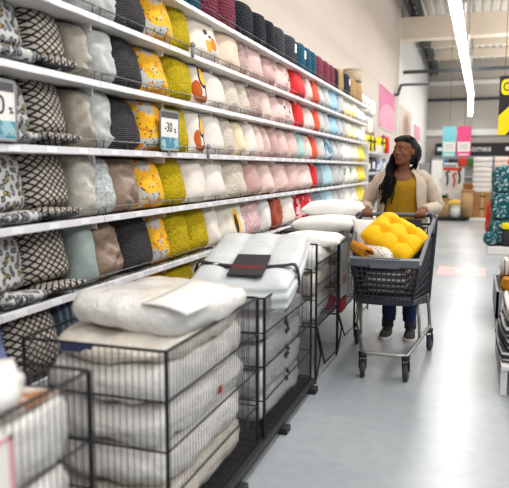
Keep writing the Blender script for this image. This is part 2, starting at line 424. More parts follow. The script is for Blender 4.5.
def text_mesh(name, s, size, m, parent, loc, rot, depth=.001, align='CENTER', sx=1):
    cu = bpy.data.curves.new(name, 'FONT'); cu.body = s; cu.size = size; cu.extrude = depth; cu.align_x = align; cu.align_y = 'CENTER'
    t = bpy.data.objects.new(name, cu); col.objects.link(t)
    bpy.context.view_layer.update()
    me = bpy.data.meshes.new_from_object(t.evaluated_get(bpy.context.evaluated_depsgraph_get()))
    bpy.data.objects.remove(t); bpy.data.curves.remove(cu)
    me.materials.clear()
    o = link(name, me, m, parent, False); o.location = loc; o.rotation_euler = rot; o.scale = (sx, 1, 1)
    return o
def remeshed(name, bm, m, parent, voxel, smooth=4, fac=.5):
    bmesh.ops.recalc_face_normals(bm, faces=bm.faces)
    me = bpy.data.meshes.new('tmp'); bm.to_mesh(me); bm.free()
    t = bpy.data.objects.new('tmp', me); col.objects.link(t)
    r = t.modifiers.new('r', 'REMESH'); r.mode = 'VOXEL'; r.voxel_size = voxel
    s = t.modifiers.new('s', 'SMOOTH'); s.iterations = smooth; s.factor = fac
    bpy.context.view_layer.update()
    out = bpy.data.meshes.new_from_object(t.evaluated_get(bpy.context.evaluated_depsgraph_get()))
    bpy.data.objects.remove(t); bpy.data.meshes.remove(me)
    out.materials.clear(); out.name = name
    return link(name, out, m, parent, True)

# ------------------------------------------------------------------ setting
def struct(name, d, m, bevel=0): return tag(boxo(name, d, m, bevel=bevel), kind='structure')
struct('floor', (-2.6, 12, -6, 36, -.1, 0), M['floor'])
struct('wall_left', (-2.6, -2.42, -6, 21.2, 0, 6.9), M['wall_beige'])
struct('wall_left_far', (-2.6, -2.36, 21.2, 34, 0, 6.9), M['wall_white'])
struct('wall_back', (-2.6, 12, 34, 34.2, 0, 6.9), M['wall_grey'])
bm = bmesh.new()                                       # corrugated deck
nx = 0; x = -2.6
prof = []
while x < 12: prof += [(x, 6.62), (x + .10, 6.62), (x + .14, 6.55), (x + .24, 6.55)]; x += .28
a = [bm.verts.new((px, -6, pz)) for px, pz in prof]; b = [bm.verts.new((px, 34.2, pz)) for px, pz in prof]
for i in range(len(prof) - 1): bm.faces.new((a[i], a[i + 1], b[i + 1], b[i]))
tag(build('ceiling', bm, M['deck']), kind='structure')
struct('trim_1', (-2.42, 12, 21.4, 21.9, 5.42, 6.1), M['beam'], .02)         # main beam across the hall
for i, y in enumerate((4, 8, 12, 16, 19.2, 24.5, 27.5, 30.5)):
    struct('trim_%d' % (i + 2), (-2.36, 12, y, y + .14, 6.36 if y < 20 else 6.18, 6.56), M['beam'])
tag(boxo('trim_25', (-2.36, 12, 22.3, 22.4, 4.5, 4.6), M['steel_dark']), kind='structure')
for i, (z, h_, m) in enumerate(((4.75, .12, 'steel_dark'), (5.55, .2, 'wall_white'), (3.15, .3, 'wall_white'))):
    struct('trim_%d' % (i + 20), (-2.36, 12, 33.88, 34, z - h_ / 2, z + h_ / 2), M[m])
# lattice girder running along the left wall under the roof
bm = bmesh.new()
p0, p1 = Vector((-2.05, 19.0, 6.22)), Vector((-2.2, 33.8, 5.95))
for dx, dz in ((0, 0), (.26, 0), (0, .34), (.26, .34)):
    tube(bm, [p0 + Vector((dx, 0, dz)), p1 + Vector((dx, 0, dz))], .05, 6)
nb = 22
for k in range(nb):
    a = p0.lerp(p1, k / nb); b = p0.lerp(p1, (k + 1) / nb)
    tube(bm, [a, b + Vector((.0, 0, .34))], .03, 5); tube(bm, [a + Vector((.26, 0, .34)), b + Vector((.26, 0, 0))], .03, 5)
    tube(bm, [a, a + Vector((.26, 0, 0))], .03, 5)
tag(build('trim_30', bm, M['steel_dark']), kind='structure')
# wall bracket pipe
bm = bmesh.new(); tube(bm, [(-2.415, 20.4, 3.62), (-2.3, 20.5, 3.64), (-2.25, 20.8, 3.95), (-2.1, 21.1, 4.0), (-1.5, 22, 4.1)], .045, 6)
tag(build('wall_pipe', bm, M['steel_dark']), 'dark bent pipe bracket sticking out of the beige wall above the posters', 'pipe')

# strip lights
for y0, y1, x0, x1, lab in ((6.5, 24.3, -.43, -.22, 'long white strip light hanging above the aisle'), (24.5, 33.4, -.235, -.31, 'short far strip light hanging beyond the long strip light')):
    t = thing('strip_light', lab, 'ceiling light', (0, y0, 3.9), group='strip lights over the aisle')
    L = y1 - y0
    bm = bmesh.new(); v = box(bm, -.085, .085, 0, L, 0, .05)
    for q in v: q.co.x += x0 + (x1 - x0) * q.co.y / L
    build('diffuser', bm, M['lamp'], t)
    bm = bmesh.new(); v = box(bm, -.07, .07, 0, L, .05, .10)
    for q in v: q.co.x += x0 + (x1 - x0) * q.co.y / L
    build('housing', bm, M['shelf'], t)
    for k in range(5):
        f = (k + .5) / 5
        bm = bmesh.new(); xx = x0 + (x1 - x0) * f; tube(bm, [(xx, L * f, .1), (xx, L * f, 2.68)], .012, 6); build('hanger_rod', bm, M['greyplastic'], t)

# ------------------------------------------------------------------ shelving bays
LEV = (2.51, 2.19, 1.86, 1.51, 1.155, .79, .43, .10)
ORD = ('top', 'second', 'third', 'fourth', 'fifth', 'sixth', 'seventh')
BL = .823; Y0 = 1.38; XF = -1.87; XB = -2.36
def make_bay():
    t = thing('shelving_bay', '', 'shelving', (0, 0, 0), group='white shelving bays along the left wall')
    boxo('back_panel', (XB, XB + .02, .005, BL - .005, 0, 2.54), M['panel'], t)
    boxo('upright', (XB + .02, XB + .07, .0, .03, 0, 2.56), M['shelf'], t)
    boxo('base_plinth', (XB + .02, XF - .02, .005, BL - .005, 0, .06), M['shelf'], t)
    for z in LEV:
        bm = bmesh.new(); box(bm, XB + .03, XF - .012, .002, BL - .002, z - .024, z - .002)
        box(bm, XB + .03, XF - .05, .0, .014, z - .06, z - .02)
        s = build('shelf', bm, M['shelf'], t)
        bm = bmesh.new()
        pr = [(XF - .012, z - .024), (XF, z - .024), (XF + .006, z - .021), (XF + .004, z + .008), (XF - .004, z + .013), (XF - .012, z + .013)]
        loft(bm, [[(px, .003, pz) for px, pz in pr], [(px, BL - .003, pz) for px, pz in pr]])
        build('price_rail', bm, M['rail'], s)
        for k in range(3):
            boxo('price_tag', (XF + .005, XF + .0075, .08 + k * .26, .16 + k * .26, z - .018, z + .007), M['tag'], s)
        bm = bmesh.new()
        tube(bm, [(XF - .004, .01, z + .055), (XF - .004, BL - .01, z + .055)], .0032, 6)
        for k in range(4): tube(bm, [(XF - .008, .03 + k * .25, z), (XF - .004, .03 + k * .25, z + .055)], .003, 5)
        build('wire_guard', bm, M['wire_l'], s)
    return t
BAYLAB = ['white shelving bay at the left edge behind the wire bin with the printed package', 'white shelving bay holding the leopard and diamond cushions', 'white shelving bay holding the silver and charcoal cushions', 'white shelving bay holding the mustard shaggy cushions', 'white shelving bay holding the giraffe-toned print and cream cushions above the strapped duvet', 'white shelving bay holding the beige and boucle cushions', 'white shelving bay holding the mauve cushions and the rust round cushion', 'white shelving bay holding the red cushions', 'white shelving bay holding the orange cushions', 'white shelving bay holding the first grey cushions past the orange ones', 'white shelving bay holding the grey and blue cushions', 'white shelving bay holding the pale yellow patched cushions', 'last white shelving bay before the yellow bags']
BAYLAB[4] = 'white shelving bay holding the plain cream cushions above the strapped duvet'
bay = make_bay()
for i in range(13):
    b = bay if i == 0 else dup(bay)
    b.location = (0, Y0 + i * BL, 0); b['label'] = BAYLAB[i]

ROWS = {
 1: [('', 3.0), ('silver', 3.27), ('charcoal', 3.66), ('floral', 4.01), ('mustard', 4.29), ('birdo', 4.84), ('beige', 5.29), ('pinktuft', 5.49), ('pink', 5.95), ('mauve', 6.33), ('pinkface', 6.97), ('red', 7.59), ('blush', 7.88), ('orange', 8.2), ('grey', 8.92), ('blue', 9.47), ('grey', 10.08), ('yel', 11.1), ('white', 11.95)],
 2: [('', 2.1), ('leo', 2.62), ('dia', 2.87), ('olive', 3.03), ('silver', 3.24), ('charcoal', 3.59), ('floral', 3.94), ('mustard', 4.32), ('fox', 4.55), ('cream', 4.98), ('boucle', 5.29), ('boucle', 5.52), ('pinktuft', 5.92), ('blush', 6.24), ('pinkface', 7.1), ('red', 7.55), ('blush', 8.0), ('orange', 8.22), ('grey', 8.94), ('blue', 9.49), ('grey', 10.2), ('yel', 11.2), ('white', 11.95)],
 3: [('', 2.1), ('leo', 2.61), ('dia', 2.88), ('olive', 3.02), ('silver', 3.21), ('charcoal', 3.55), ('floral', 3.84), ('mustard', 4.24), ('fox', 4.53), ('cream', 4.91), ('boucle', 5.16), ('butter', 5.44), ('cream', 5.71), ('blush', 5.95), ('pink', 6.17), ('mauve', 6.45), ('pink', 7.2), ('mint', 7.56), ('blush', 7.91), ('orange', 8.18), ('grey', 8.65), ('teal', 9.1), ('grey', 9.82), ('white', 10.48), ('yel2', 11.3), ('yellow', 11.98)],
 4: [('', 2.1), ('leo', 2.57), ('dia', 2.88), ('satin', 3.02), ('quatre', 3.23), ('brown', 3.53), ('floral', 3.85), ('mustard', 4.18), ('cream', 4.54), ('cream', 5.0), ('boucle', 5.46), ('mauve', 5.95), ('blush', 6.35), ('pink', 6.91), ('pink', 7.3), ('blush', 7.93), ('red', 8.14), ('slate', 8.54), ('lblue', 9.19), ('grey', 10.09), ('leaf', 11.3), ('yellow', 11.98)],
 5: [('', 2.1), ('leo', 2.54), ('dia', 2.87), ('sage', 3.02), ('brown', 3.32), ('charcoal', 3.67), ('floral', 3.91), ('mustard', 4.25), ('mustard', 4.59), ('cream', 4.81), ('giraffe', 5.43), ('polka', 5.92), ('white', 6.18), ('rust', 6.61), ('cream', 7.09), ('redpat', 7.94), ('slate', 8.56), ('lblue', 9.21), ('grey', 10.12), ('leaf', 11.3), ('yellow', 11.98)],
 6: [('', 2.0), ('blue2', 2.31), ('dia', 2.69), ('navystripe', 3.02), ('navy', 3.24), ('palegrey', 3.51), ('amber', 3.84), ('mustard', 4.39), ('birdo', 4.89)],
}
SHORT = dict(leo='leopard', dia='diamond', olive='olive', satin='satin', silver='silver', quatre='trellis', charcoal='charcoal', floral='floral', mustard='mustard', birdo='orange printed', fox='yellow-black', giraffe='black-yellow', cream='cream', beige='beige', butter='butter', boucle='bobbly', pinktuft='tufted', pink='dusty pink', blush='blush', mauve='mauve', pinkface='dotted', red='red', orange='orange', rust='round', grey='light grey', slate='slate', blue='sky blue', lblue='pale blue', teal='teal', mint='mint', white='white', yel='yellow patched', yel2='soft yellow', yellow='lemon', leaf='leafy', brown='taupe', sage='sage', polka='spotted', redpat='red patterned', blue2='lavender', navystripe='striped', navy='navy', palegrey='pale grey', amber='amber')
sd = 0
for r, items in ROWS.items():
    z = LEV[r]; prev = ''
    for i in range(1, len(items)):
        kd, yr = items[i]; yl = items[i - 1][1]; sd += 1
        pitch = yr - yl; parts = 2 if pitch > .66 and kd not in ('pinkface', 'redpat') and r < 6 else 1
        step = pitch / parts
        for q in range(parts):
            k = K[kd]
            w = step + .03; low = False
            gap = (LEV[r - 1] if r > 1 else 2.55) - LEV[r]
            hh = gap - .018 - (.03 * random.random() ** 2 if r < 5 else 0)
            th = min(.27, .18 + w * .22) + random.uniform(-.012, .02)
            lean = R_(-8 + random.uniform(-4, 3)); yaw_ = R_(random.uniform(-7, 7))
            if kd == 'rust':
                bm = bmesh.new(); n = 28; rg = []
                for a_, (rr, tt) in enumerate([(.02, .03), (.06, .052), (.12, .06), (.155, .045), (.168, 0), (.155, -.045), (.1, -.06), (.02, -.05)]):
                    rg.append([(tt + .006 * math.cos(14 * 2 * PI * k2 / n) * (a_ not in (0, 7)), rr * math.cos(2 * PI * k2 / n), .168 + rr * math.sin(2 * PI * k2 / n)) for k2 in range(n)])
                loft(bm, rg); th = .12
                o = build('round_cushion', bm, k['m'], smooth=True)
                bm = bmesh.new(); ellipsoid(bm, (.034, 0, .168), (.01, .02, .02)); build('button', bm, k['m'], o, True)
            else:
                low = kd in ('dia', 'leo') and 1 < r < 6
                if low: hh -= .045
                bm = cushion_bm(w, hh, th, sd, 20 if w > .3 else 18, k['wr'], k['fur'], .02, .22, 2.8, 5)
                o = build('cushion', bm, k['m'], smooth=True)
                
            yc = yl + (q + .5) * step
            o.location = (XF - .002 - th / 2 - (.06 if low else 0), yc, z + .001 + (.05 if low else 0)); o.rotation_euler = (0, lean, yaw_)
            side = ('left one of a pair ' if q == 0 else 'right one of a pair ') if parts == 2 else ''
            nb = SHORT[prev] if prev else ''
            where = f"on the {ORD[r]} shelf" if r < 6 else 'on the lowest shelf'
            if not prev: lab = f"{k['desc']} {where}, first at left end"
            elif parts == 2 and q == 1: lab = f"{k['desc']} {where}, second after the {SHORT[prev]} one"
            else: lab = f"{k['desc']} {where}, {'after' if parts == 1 else 'first after'} the {SHORT[prev]} one"
            tag(o, lab, 'cushion', f"cushions on the {ORD[r]} shelf" if r < 6 else 'cushions on the lowest shelf')
        prev = kd
# cushions lying flat on the front of the shelves, patterned face up
def flat(kd, r, y, w, tilt, lab):
    global sd
    sd += 1
    o = build('cushion', cushion_bm(w, .20, .062, sd, 16, 0, 0, .04, 0), K[kd]['m'], smooth=True)
    o.location = (XF - .185, y, LEV[r] + .033); o.rotation_euler = (0, R_(90 - tilt), R_(random.uniform(-3, 3)))
    tag(o, lab, 'cushion', 'cushions lying at the front of the shelves')
    return o
for r in (2, 3, 4, 5):
    o = flat('dia', r, 2.68 + .02 * (r % 2), .27, 8, f"black and cream diamond cushion lying flat at the front of the {ORD[r]} shelf")
    u = build('underside_cloth', cushion_bm(.255, .19, .03, sd + 40, 10, 0, 0, .04, 0), M['black'], o, True); u.location = (.019, 0, .004)
    flat('leo', r, 2.39 + .02 * (r % 2), .28, 6, f"leopard print cushion lying flat at the front of the {ORD[r]} shelf")

# rolled knitted blankets standing on the top shelf
def blanket_roll(m, w, d, h, yc, lab, seed, tagged=False):
    bm = bmesh.new(); rg = []
    for zz, f in ((0, .93), (.03, 1), (.12, 1.02), (.2, 1.0), (h - .06, .97), (h - .025, .88), (h - .006, .66), (h, .35)):
        ring = ering((0, 0, zz), d / 2 * f, w / 2 * f, 28, e=2.8)
        rg.append([(x + .004 * noise.noise(Vector((x * 30, y * 30, z * 30 + seed))), y, z) for x, y, z in ring])
    loft(bm, rg)
    o = build('rolled_blanket', bm, m, smooth=True); o.location = (XF - .02 - d / 2, yc, LEV[0] + .001)
    tag(o, lab, 'blanket', 'rolled blankets on the top shelf')
    if tagged:
        boxo('care_label', (d / 2 + .001, d / 2 + .004, .0, .07, h - .18, h - .09), M['tag'], o)
    return o
RO = [(3.93, ''), (4.24, 'teal', 'teal knitted roll at the left end of the top shelf'), (4.49, 'teal', 'teal knitted roll on the top shelf touching the first wine red one'), (4.84, 'wine', 'wine red knitted roll on the top shelf touching the left teal rolls'), (5.25, 'wine', 'wine red knitted roll on the top shelf touching the big black one'), (5.71, 'black', 'widest black knitted roll on the top shelf, beside the wine red pair'), (6.07, 'black', 'second black knitted roll from the wine red pair on the top shelf'), (6.33, 'black', 'third black knitted roll from the wine red pair on the top shelf'), (6.72, 'char', 'charcoal knitted roll without a label on the top shelf'), (7.21, 'char', 'charcoal knitted roll with a white label on the top shelf'), (7.57, 'teal', 'teal knitted roll on the top shelf touching the labelled charcoal one'), (7.82, 'teal', 'middle one of three teal knitted rolls above the red cushions'), (8.08, 'teal', 'teal knitted roll on the top shelf touching the far wine red group'), (8.53, 'wine', 'wine red knitted roll next to the far teal rolls on the top shelf'), (8.9, 'wine', 'middle one of three far wine red knitted rolls on the top shelf'), (9.23, 'wine', 'wine red knitted roll next to the narrow black one on the top shelf'), (9.45, 'black', 'narrow black knitted roll between wine red and tan on the top shelf'), (9.9, 'tan', 'tan woven roll between black and navy on the top shelf'), (10.48, 'navy', 'navy blue roll with a white label on the top shelf'), (11.0, 'tan', 'tan woven roll on the top shelf right after the navy one'), (11.6, 'tan', 'tan woven roll at the far end of the top shelf')]
for i in range(1, len(RO)):
    yl, yr = RO[i - 1][0], RO[i][0]
    blanket_roll(M['r_' + RO[i][1]], yr - yl - .012, .36, .33 if yr < 9.5 else .36, (yl + yr) / 2, RO[i][2], i, 'label' in RO[i][2] and 'without' not in RO[i][2])
o = blanket_roll(M['r_cream'], .5, .3, .12, 11.3, 'cream folded blanket lying across the two far tan rolls', 60)
o.name = 'folded_blanket'; o.location.z = LEV[0] + .362

# hanging discount signs clipped to the price rails
def rail_sign(y0, y1, lab, size=.085, ty=-.02, py=.075):
    t = thing('discount_sign', lab, 'sign', (XF + .012, (y0 + y1) / 2, 1.53), group='discount signs clipped to the fourth shelf rail')
    w = (y1 - y0) / 2; h = .255
    bm = bmesh.new()
    for d in ((-.003, .006, -w, -w + .008, 0, h), (-.003, .006, w - .008, w, 0, h), (-.003, .006, -w, w, 0, .008), (-.003, .006, -w, w, h - .008, h)): box(bm, *d)
    build('frame', bm, M['greyplastic'], t)
    boxo('card', (-.002, .002, -w + .008, w - .008, .008, h - .008), M['paper'], t)
    boxo('header', (.0021, .0035, -w + .014, w - .014, h - .05, h - .012), M['greyhead'], t)
    boxo('picture', (.0021, .0035, -w + .012, w - .012, .012, .085), M['tealtxt'], t)
    text_mesh('writing', '-30', size, M['text'], t, (.003, ty, .145), (R_(90), 0, R_(90)))
    text_mesh('writing', '%', .04, M['text'], t, (.003, py, .128), (R_(90), 0, R_(90)))
    boxo('clip', (-.016, .0, -.02, .02, -.03, .02), M['greyplastic'], t)
rail_sign(2.02, 2.34, 'discount card reading -30% cut off by the left edge, before the leopard cushion', .11, .015, .125)
rail_sign(3.68, 3.95, 'discount card reading -30 in front of the yellow floral and mustard cushions')
for y, z, lab in ((4.19, 2.19, 'small grey clip on the second shelf rail below the orange print cushion'), (4.45, 1.51, 'small grey clip on the fourth shelf rail below the yellow and black print')):
    t = thing('rail_clip', lab, 'clip', (XF + .008, y, z), group='grey clips on the shelf rails')
    bm = bmesh.new(); tube(bm, [(.0, 0, -.02), (.006, 0, .02), (.004, 0, .06)], .014, 8); build('clip_body', bm, M['greyplastic'], t, True)
    bm = bmesh.new(); ellipsoid(bm, (.008, 0, .065), (.016, .024, .02)); build('clip_jaw', bm, M['greyplastic'], t, True)

# ------------------------------------------------------------------ wire bins
def wire_bin(x0, x1, y0, y1, z0, z1, lab, legs=False, step=.026, front_low=0, bars=(.25, .5, .75)):
    t = thing('wire_bin', lab, 'wire bin', ((x0 + x1) / 2, (y0 + y1) / 2, 0), group='wire bins along the aisle')
    cx, cy = (x0 + x1) / 2, (y0 + y1) / 2
    def panel(a, b, ztop):
        bm = bmesh.new(); a, b = Vector(a), Vector(b); L = (b - a).length; n = int(L / step)
        for k in range(1, n):
            p = a.lerp(b, k / n); tube(bm, [(p.x - cx, p.y - cy, z0), (p.x - cx, p.y - cy, ztop)], .0016, 5)
        vp = build('wire_panel', bm, M['wire_f'], t); bm = bmesh.new()
        for f in bars: tube(bm, [(a.x - cx, a.y - cy, z0 + (ztop - z0) * f), (b.x - cx, b.y - cy, z0 + (ztop - z0) * f)], .0036, 6)
        for zz in (z0, ztop): tube(bm, [(a.x - cx, a.y - cy, zz), (b.x - cx, b.y - cy, zz)], .0052, 6)
        return build('panel_frame', bm, M['wire'], vp)
    P = [(x0, y0, 0), (x1, y0, 0), (x1, y1, 0), (x0, y1, 0)]
    zt = [z1, z1 - front_low, z1, z1]
    for i in range(4): panel(P[i], P[(i + 1) % 4], zt[i])
    for i, (x, y, _) in enumerate(P):
        bm = bmesh.new(); tube(bm, [(x - cx, y - cy, 0 if legs else max(.0, z0 - .02)), (x - cx, y - cy, z1)], .0075, 8); build('post', bm, M['wire'], t)
    bm = bmesh.new(); n = 12
    for k in range(n + 1):
        f = k / n; tube(bm, [(x0 - cx, y0 - cy + (y1 - y0) * f, z0 + .004), (x1 - cx, y0 - cy + (y1 - y0) * f, z0 + .004)], .003, 5)
    build('bin_floor', bm, M['wire'], t)
    if legs:
        for xx in (x0 - cx, x1 - cx):
            bm = bmesh.new(); d = (y1 - y0) / 2
            tube(bm, [(xx, -d * .92, z0), (xx, -d * .2, .06), (xx, d * .94, .04)], .006, 6); tube(bm, [(xx, -d * .95, z0 - .02), (xx, -d * .55, .16), (xx, -d * .95, .02)], .006, 6)
            build('leg_brace', bm, M['wire'], t)
    return t
wire_bin(-1.62, -.98, .52, 1.49, .08, .87, 'nearest wire bin at bottom left holding the printed bedding package')
wire_bin(-1.55, -.97, 1.94, 2.92, .08, .80, 'wire bin of white bagged duvets topped by a large white bag and paper sheet')
wire_bin(-1.55, -.96, 3.0, 3.98, .08, .78, 'wire bin under the white duvet with black ribbon and dark label')
wire_bin(-1.42, -.95, 4.08, 4.78, .38, .93, 'legged wire bin right behind the strapped duvet, topped by white pillows', True, .03, .13, (.33, .66))
wire_bin(-1.42, -.96, 4.86, 5.6, .30, .93, 'wire bin on legs beside the shopping cart with a white price sheet', True, .03, 0, (.33, .66))
wire_bin(-1.5, -.98, 5.7, 6.5, .30, .93, 'farthest wire bin on legs, behind the shopper', True, .03, 0, (.33, .66))
t = thing('pallet', 'dark flat plastic pallet on the floor under two wire bins', 'pallet', (-1.26, 2.85, 0))
boxo('deck_board', (-.36, .33, -1.05, 1.16, .035, .065), M['pallet'], t, .006)
for yy in (-.98, -.3, .4, 1.06): boxo('foot', (-.3, .36, yy - .04, yy + .04, .0, .035), M['pallet'], t, .004)
t = thing('pallet', 'dark flat plastic pallet on the floor under the nearest wire bin', 'pallet', (-1.28, 1.0, 0))
boxo('deck_board', (-.36, .34, -.6, .62, .035, .065), M['pallet'], t, .006)
for yy in (-.5, 0, .5): boxo('foot', (-.3, .36, yy - .04, yy + .04, 0, .035), M['pallet'], t, .004)

def bag(name, x, y, z, sx, sy, sz, m, lab, cat, group, seed, rot=(0, 0, 0), puff=.45, amp=.02, freq=6, seam=.0, n=14):
    o = build(name, softbox_bm(sx, sy, sz, seed, n, puff, amp, freq, seam), m, smooth=True)
    o.location = (x, y, z); o.rotation_euler = rot
    return tag(o, lab, cat, group)
# bin 1
g1 = 'bagged duvets in the nearest bin'
bag('bagged_duvet', -1.3, 1.0, .10, .6, .88, .22, M['duvet2'], 'bagged duvet at the bottom of the nearest bin', 'bedding', g1, 1)
bag('bagged_duvet', -1.3, 1.0, .32, .58, .86, .19, M['duvet'], 'white bagged duvet in the nearest bin below the rolled end package', 'bedding', g1, 2)
bag('bagged_duvet', -1.295, 1.005, .47, .63, .93, .17, M['duvet'], 'white rolled bag in the nearest bin right below the printed package', 'bedding', g1, 3, puff=.3)
p = bag('bagged_duvet', -1.295, 1.005, .645, .63, .93, .18, M['duvet'], 'white package with a brown bedding picture on top in the nearest bin', 'bedding', g1, 4, puff=.28)
bm = cushion_bm(.36, .30, .02, 9, 14, 0, 0, .0, 0); u = build('printed_picture', bm, M['bedprint'], p, True); u.location = (-.02, .24, .177); u.rotation_euler = (0, R_(88), 0)
bag('bagged_duvet', -1.24, 1.12, .835, .50, .40, .13, M['duvet'], 'white rolled bag lying on top of the nearest bin, at left edge', 'bedding', g1, 5, puff=.6)
t = thing('price_sheet', 'white price sheet with pink border hung on the nearest bin at bottom left', 'sign', (-.963, .89, .58))
boxo('card', (-.002, .002, -.26, .26, 0, .25), M['paper'], t)
bm = bmesh.new()
for d in ((.0022, .004, -.26, .26, .238, .25), (.0022, .004, -.26, .26, 0, .012), (.0022, .004, -.26, -.248, 0, .25), (.0022, .004, .248, .26, 0, .25)): box(bm, *d)
build('border', bm, M['pinkpaper'], t)
# bin 2
g2 = 'bagged duvets in the second bin'
for i, (z, sz, m, lab) in enumerate(((.095, .15, 'duvet2', 'lowest bagged duvet in the bin under the large white bag'), (.245, .155, 'duvet', 'second bagged duvet from the bottom in the bin under the large white bag'), (.40, .155, 'duvet', 'third bagged duvet from the bottom in the bin under the large white bag'), (.555, .16, 'duvet', 'topmost bagged duvet inside the bin under the large white bag'))):
    o = bag('bagged_duvet', -1.262, 2.43, z, .54, .92, sz, M[m], lab, 'bedding', g2, 10 + i, puff=.42, amp=.022)
    if i in (1, 2): 
        bx = boxo('red_sticker', (.245, .262, -.1 + i * .08, -.06 + i * .08, .06, .09), M['red_print'], o)
b2 = bag('bagged_duvet', -1.26, 2.44, .695, .55, .93, .12, M['duvet2'], 'cream bagged duvet squeezed beneath the large white bag at bin top', 'bedding', g2, 15, puff=.5)
boxo('blue_label', (-.16, -.03, -.462, -.45, .06, .085), mat('navy_ink', (70, 80, 130), .5, var=0), b2)
top = bag('bagged_duvet', -1.215, 2.44, .785, .54, .80, .14, M['duvet'], 'large white bagged duvet heaped on top of the second bin, paper sheet on it', 'bedding', g2, 16, (R_(-4), R_(1), R_(-3)), .5, .016, 4)
bm = bmesh.new(); n = 8
gr = [[bm.verts.new((-.105 + .21 * i / n, -.15 + .30 * j / n, .012 * math.sin(i / n * 3) + .02 * (j / n - .5) ** 2)) for j in range(n + 1)] for i in range(n + 1)]
for i in range(n):
    for j in range(n): bm.faces.new((gr[i][j], gr[i + 1][j], gr[i + 1][j + 1], gr[i][j + 1]))
o = build('paper_sheet', bm, M['paper'], smooth=True); md = o.modifiers.new('s', 'SOLIDIFY'); md.thickness = .002
o.location = (-1.0, 2.19, .935); o.rotation_euler = (R_(7), R_(5), R_(-12))
tag(o, 'white paper sheet lying on the large white bagged duvet', 'paper')
# bin 3
g3 = 'bagged duvets in the third bin'
for i in range(4):
    o = bag('bagged_duvet', -1.255, 3.49, .095 + i * .14, .55, .92, .14, M['duvet3'], ('lowest', 'second lowest', 'third lowest', 'topmost')[i] + ' grey bagged duvet in the bin under the strapped duvet', 'bedding', g3, 20 + i, puff=.35, amp=.02)
    bm = bmesh.new(); pts = [(.262 + .012 * math.cos(k), .02 + .02 * math.sin(k * 2 + i), .01 + .125 * k / 6) for k in range(7)]
    tube(bm, pts, [(.006, .012)] * 7, 6); build('black_zip', bm, M['ribbon'], o, True)
# quilted duvet with ribbon and label on bin 3
t = thing('strapped_duvet', 'white quilted folded duvet with black ribbon and dark label on the third bin', 'bedding', (-1.19, 3.50, .672), R_(6))
W, D, H = .58, .84, .15
bm = bmesh.new(); bmesh.ops.create_cube(bm, size=2); bmesh.ops.subdivide_edges(bm, edges=bm.edges, cuts=27, use_grid_fill=True)
for v in bm.verts:
    x, y, z = v.co
    s = Vector((x * math.sqrt(max(0, 1 - y * y / 2 - z * z / 2 + y * y * z * z / 3)), y * math.sqrt(max(0, 1 - x * x / 2 - z * z / 2 + x * x * z * z / 3)), z * math.sqrt(max(0, 1 - y * y / 2 - x * x / 2 + y * y * x * x / 3))))
    q = v.co.lerp(s, .22); q = Vector((q.x * W / 2, q.y * D / 2, q.z * H / 2))
    if z > .3:
        cell = abs(math.sin((x * 1.5 + .5) * PI)) ** .45 * abs(math.sin((y * 1.5 + .5) * PI)) ** .45 if abs(x) < .98 and abs(y) < .98 else 0
        q.z += .022 * cell * 1.2 - .016
    if abs(z) < .9: q += Vector((x, y, 0)) * .006 * math.cos(z * 2 * PI)
    q += Vector((0, 0, .008 * noise.noise(q * 6)))
    q.z += H / 2 + (q.y + D / 2) * .24 + .01; v.co = q
build('quilt', bm, M['quilt'], t, True)
def ztop(y): return H + (y + D / 2) * .24 + .012
bm = bmesh.new()
pts = [(-.296, -.16, .12), (-.293, -.16, .18)] + [(-.27 + .54 * k / 12, -.16 - .05 * math.sin(k / 12 * PI), ztop(-.16 - .05 * math.sin(k / 12 * PI)) + .006) for k in range(13)] + [(.293, -.16, .18), (.296, -.16, .12)]
sm = rod_curve(pts, 3)
va = [(bm.verts.new(p + Vector((0, -.026, -.003))), bm.verts.new(p + Vector((0, .026, .003)))) for p in sm]
for a, b in zip(va, va[1:]): bm.faces.new((a[0], b[0], b[1], a[1]))
o = build('ribbon', bm, M['ribbon'], t, True); md = o.modifiers.new('s', 'SOLIDIFY'); md.thickness = .004
bm = bmesh.new(); box(bm, -.095, .095, -.16, .14, 0, .006); lo = build('dark_label', bm, M['label_dark'], t); lo.location = (.03, -.20, ztop(-.20) + .012); lo.rotation_euler = (math.atan(.24), 0, R_(2))
for k, yy in enumerate((-.035, -.06)): boxo('red_line', (-.085, .085, yy - .003, yy + .002, .0061, .0075), M['red_print'], lo)
# pillows and bags of bins 4 to 6
def pillow(x, y, z, w, l, h, rot, lab, seed):
    o = build('bed_pillow', cushion_bm(w, l, h, seed, 20, 0, 0, .05, 0), M['whitepillow'], smooth=True)
    o.matrix_world = Matrix.Translation((x, y, z)) @ Euler(rot).to_matrix().to_4x4() @ Matrix.Rotation(R_(90), 4, 'Y') @ Matrix.Translation((0, 0, -l / 2))
    tag(o, lab, 'pillow', 'white bed pillows on the wire bins')
for i in range(3):
    bag('bagged_pillow', -1.185, 4.43, .39 + i * .17, .43, .64, .165, M['duvet'] if i != 1 else M['duvet2'], ('lowest', 'middle', 'uppermost')[i] + ' white bag inside the legged bin behind the strapped duvet', 'bedding', 'white bags in the legged bin', 40 + i, puff=.4)
    bag('bagged_pillow', -1.19, 5.23, .32 + i * .185, .43, .68, .18, M['duvet'], ('lowest', 'middle', 'uppermost')[i] + ' white bag inside the bin beside the shopping cart', 'bedding', 'white bags in the bin by the cart', 44 + i, puff=.4)
    bag('bagged_pillow', -1.24, 6.1, .32 + i * .185, .48, .74, .18, M['duvet'], ('lowest', 'middle', 'uppermost')[i] + ' white bag inside the farthest bin behind the shopper', 'bedding', 'white bags in the farthest bin', 48 + i, puff=.4)
pillow(-1.10, 4.58, .905, .40, .44, .12, (0, 0, .1), 'white bed pillow on the legged bin behind the strapped duvet', 51)
pillow(-1.09, 5.2, .965, .40, .60, .15, (0, 0, -.05), 'white bed pillow on the bin beside the shopping cart, lower of two', 52)
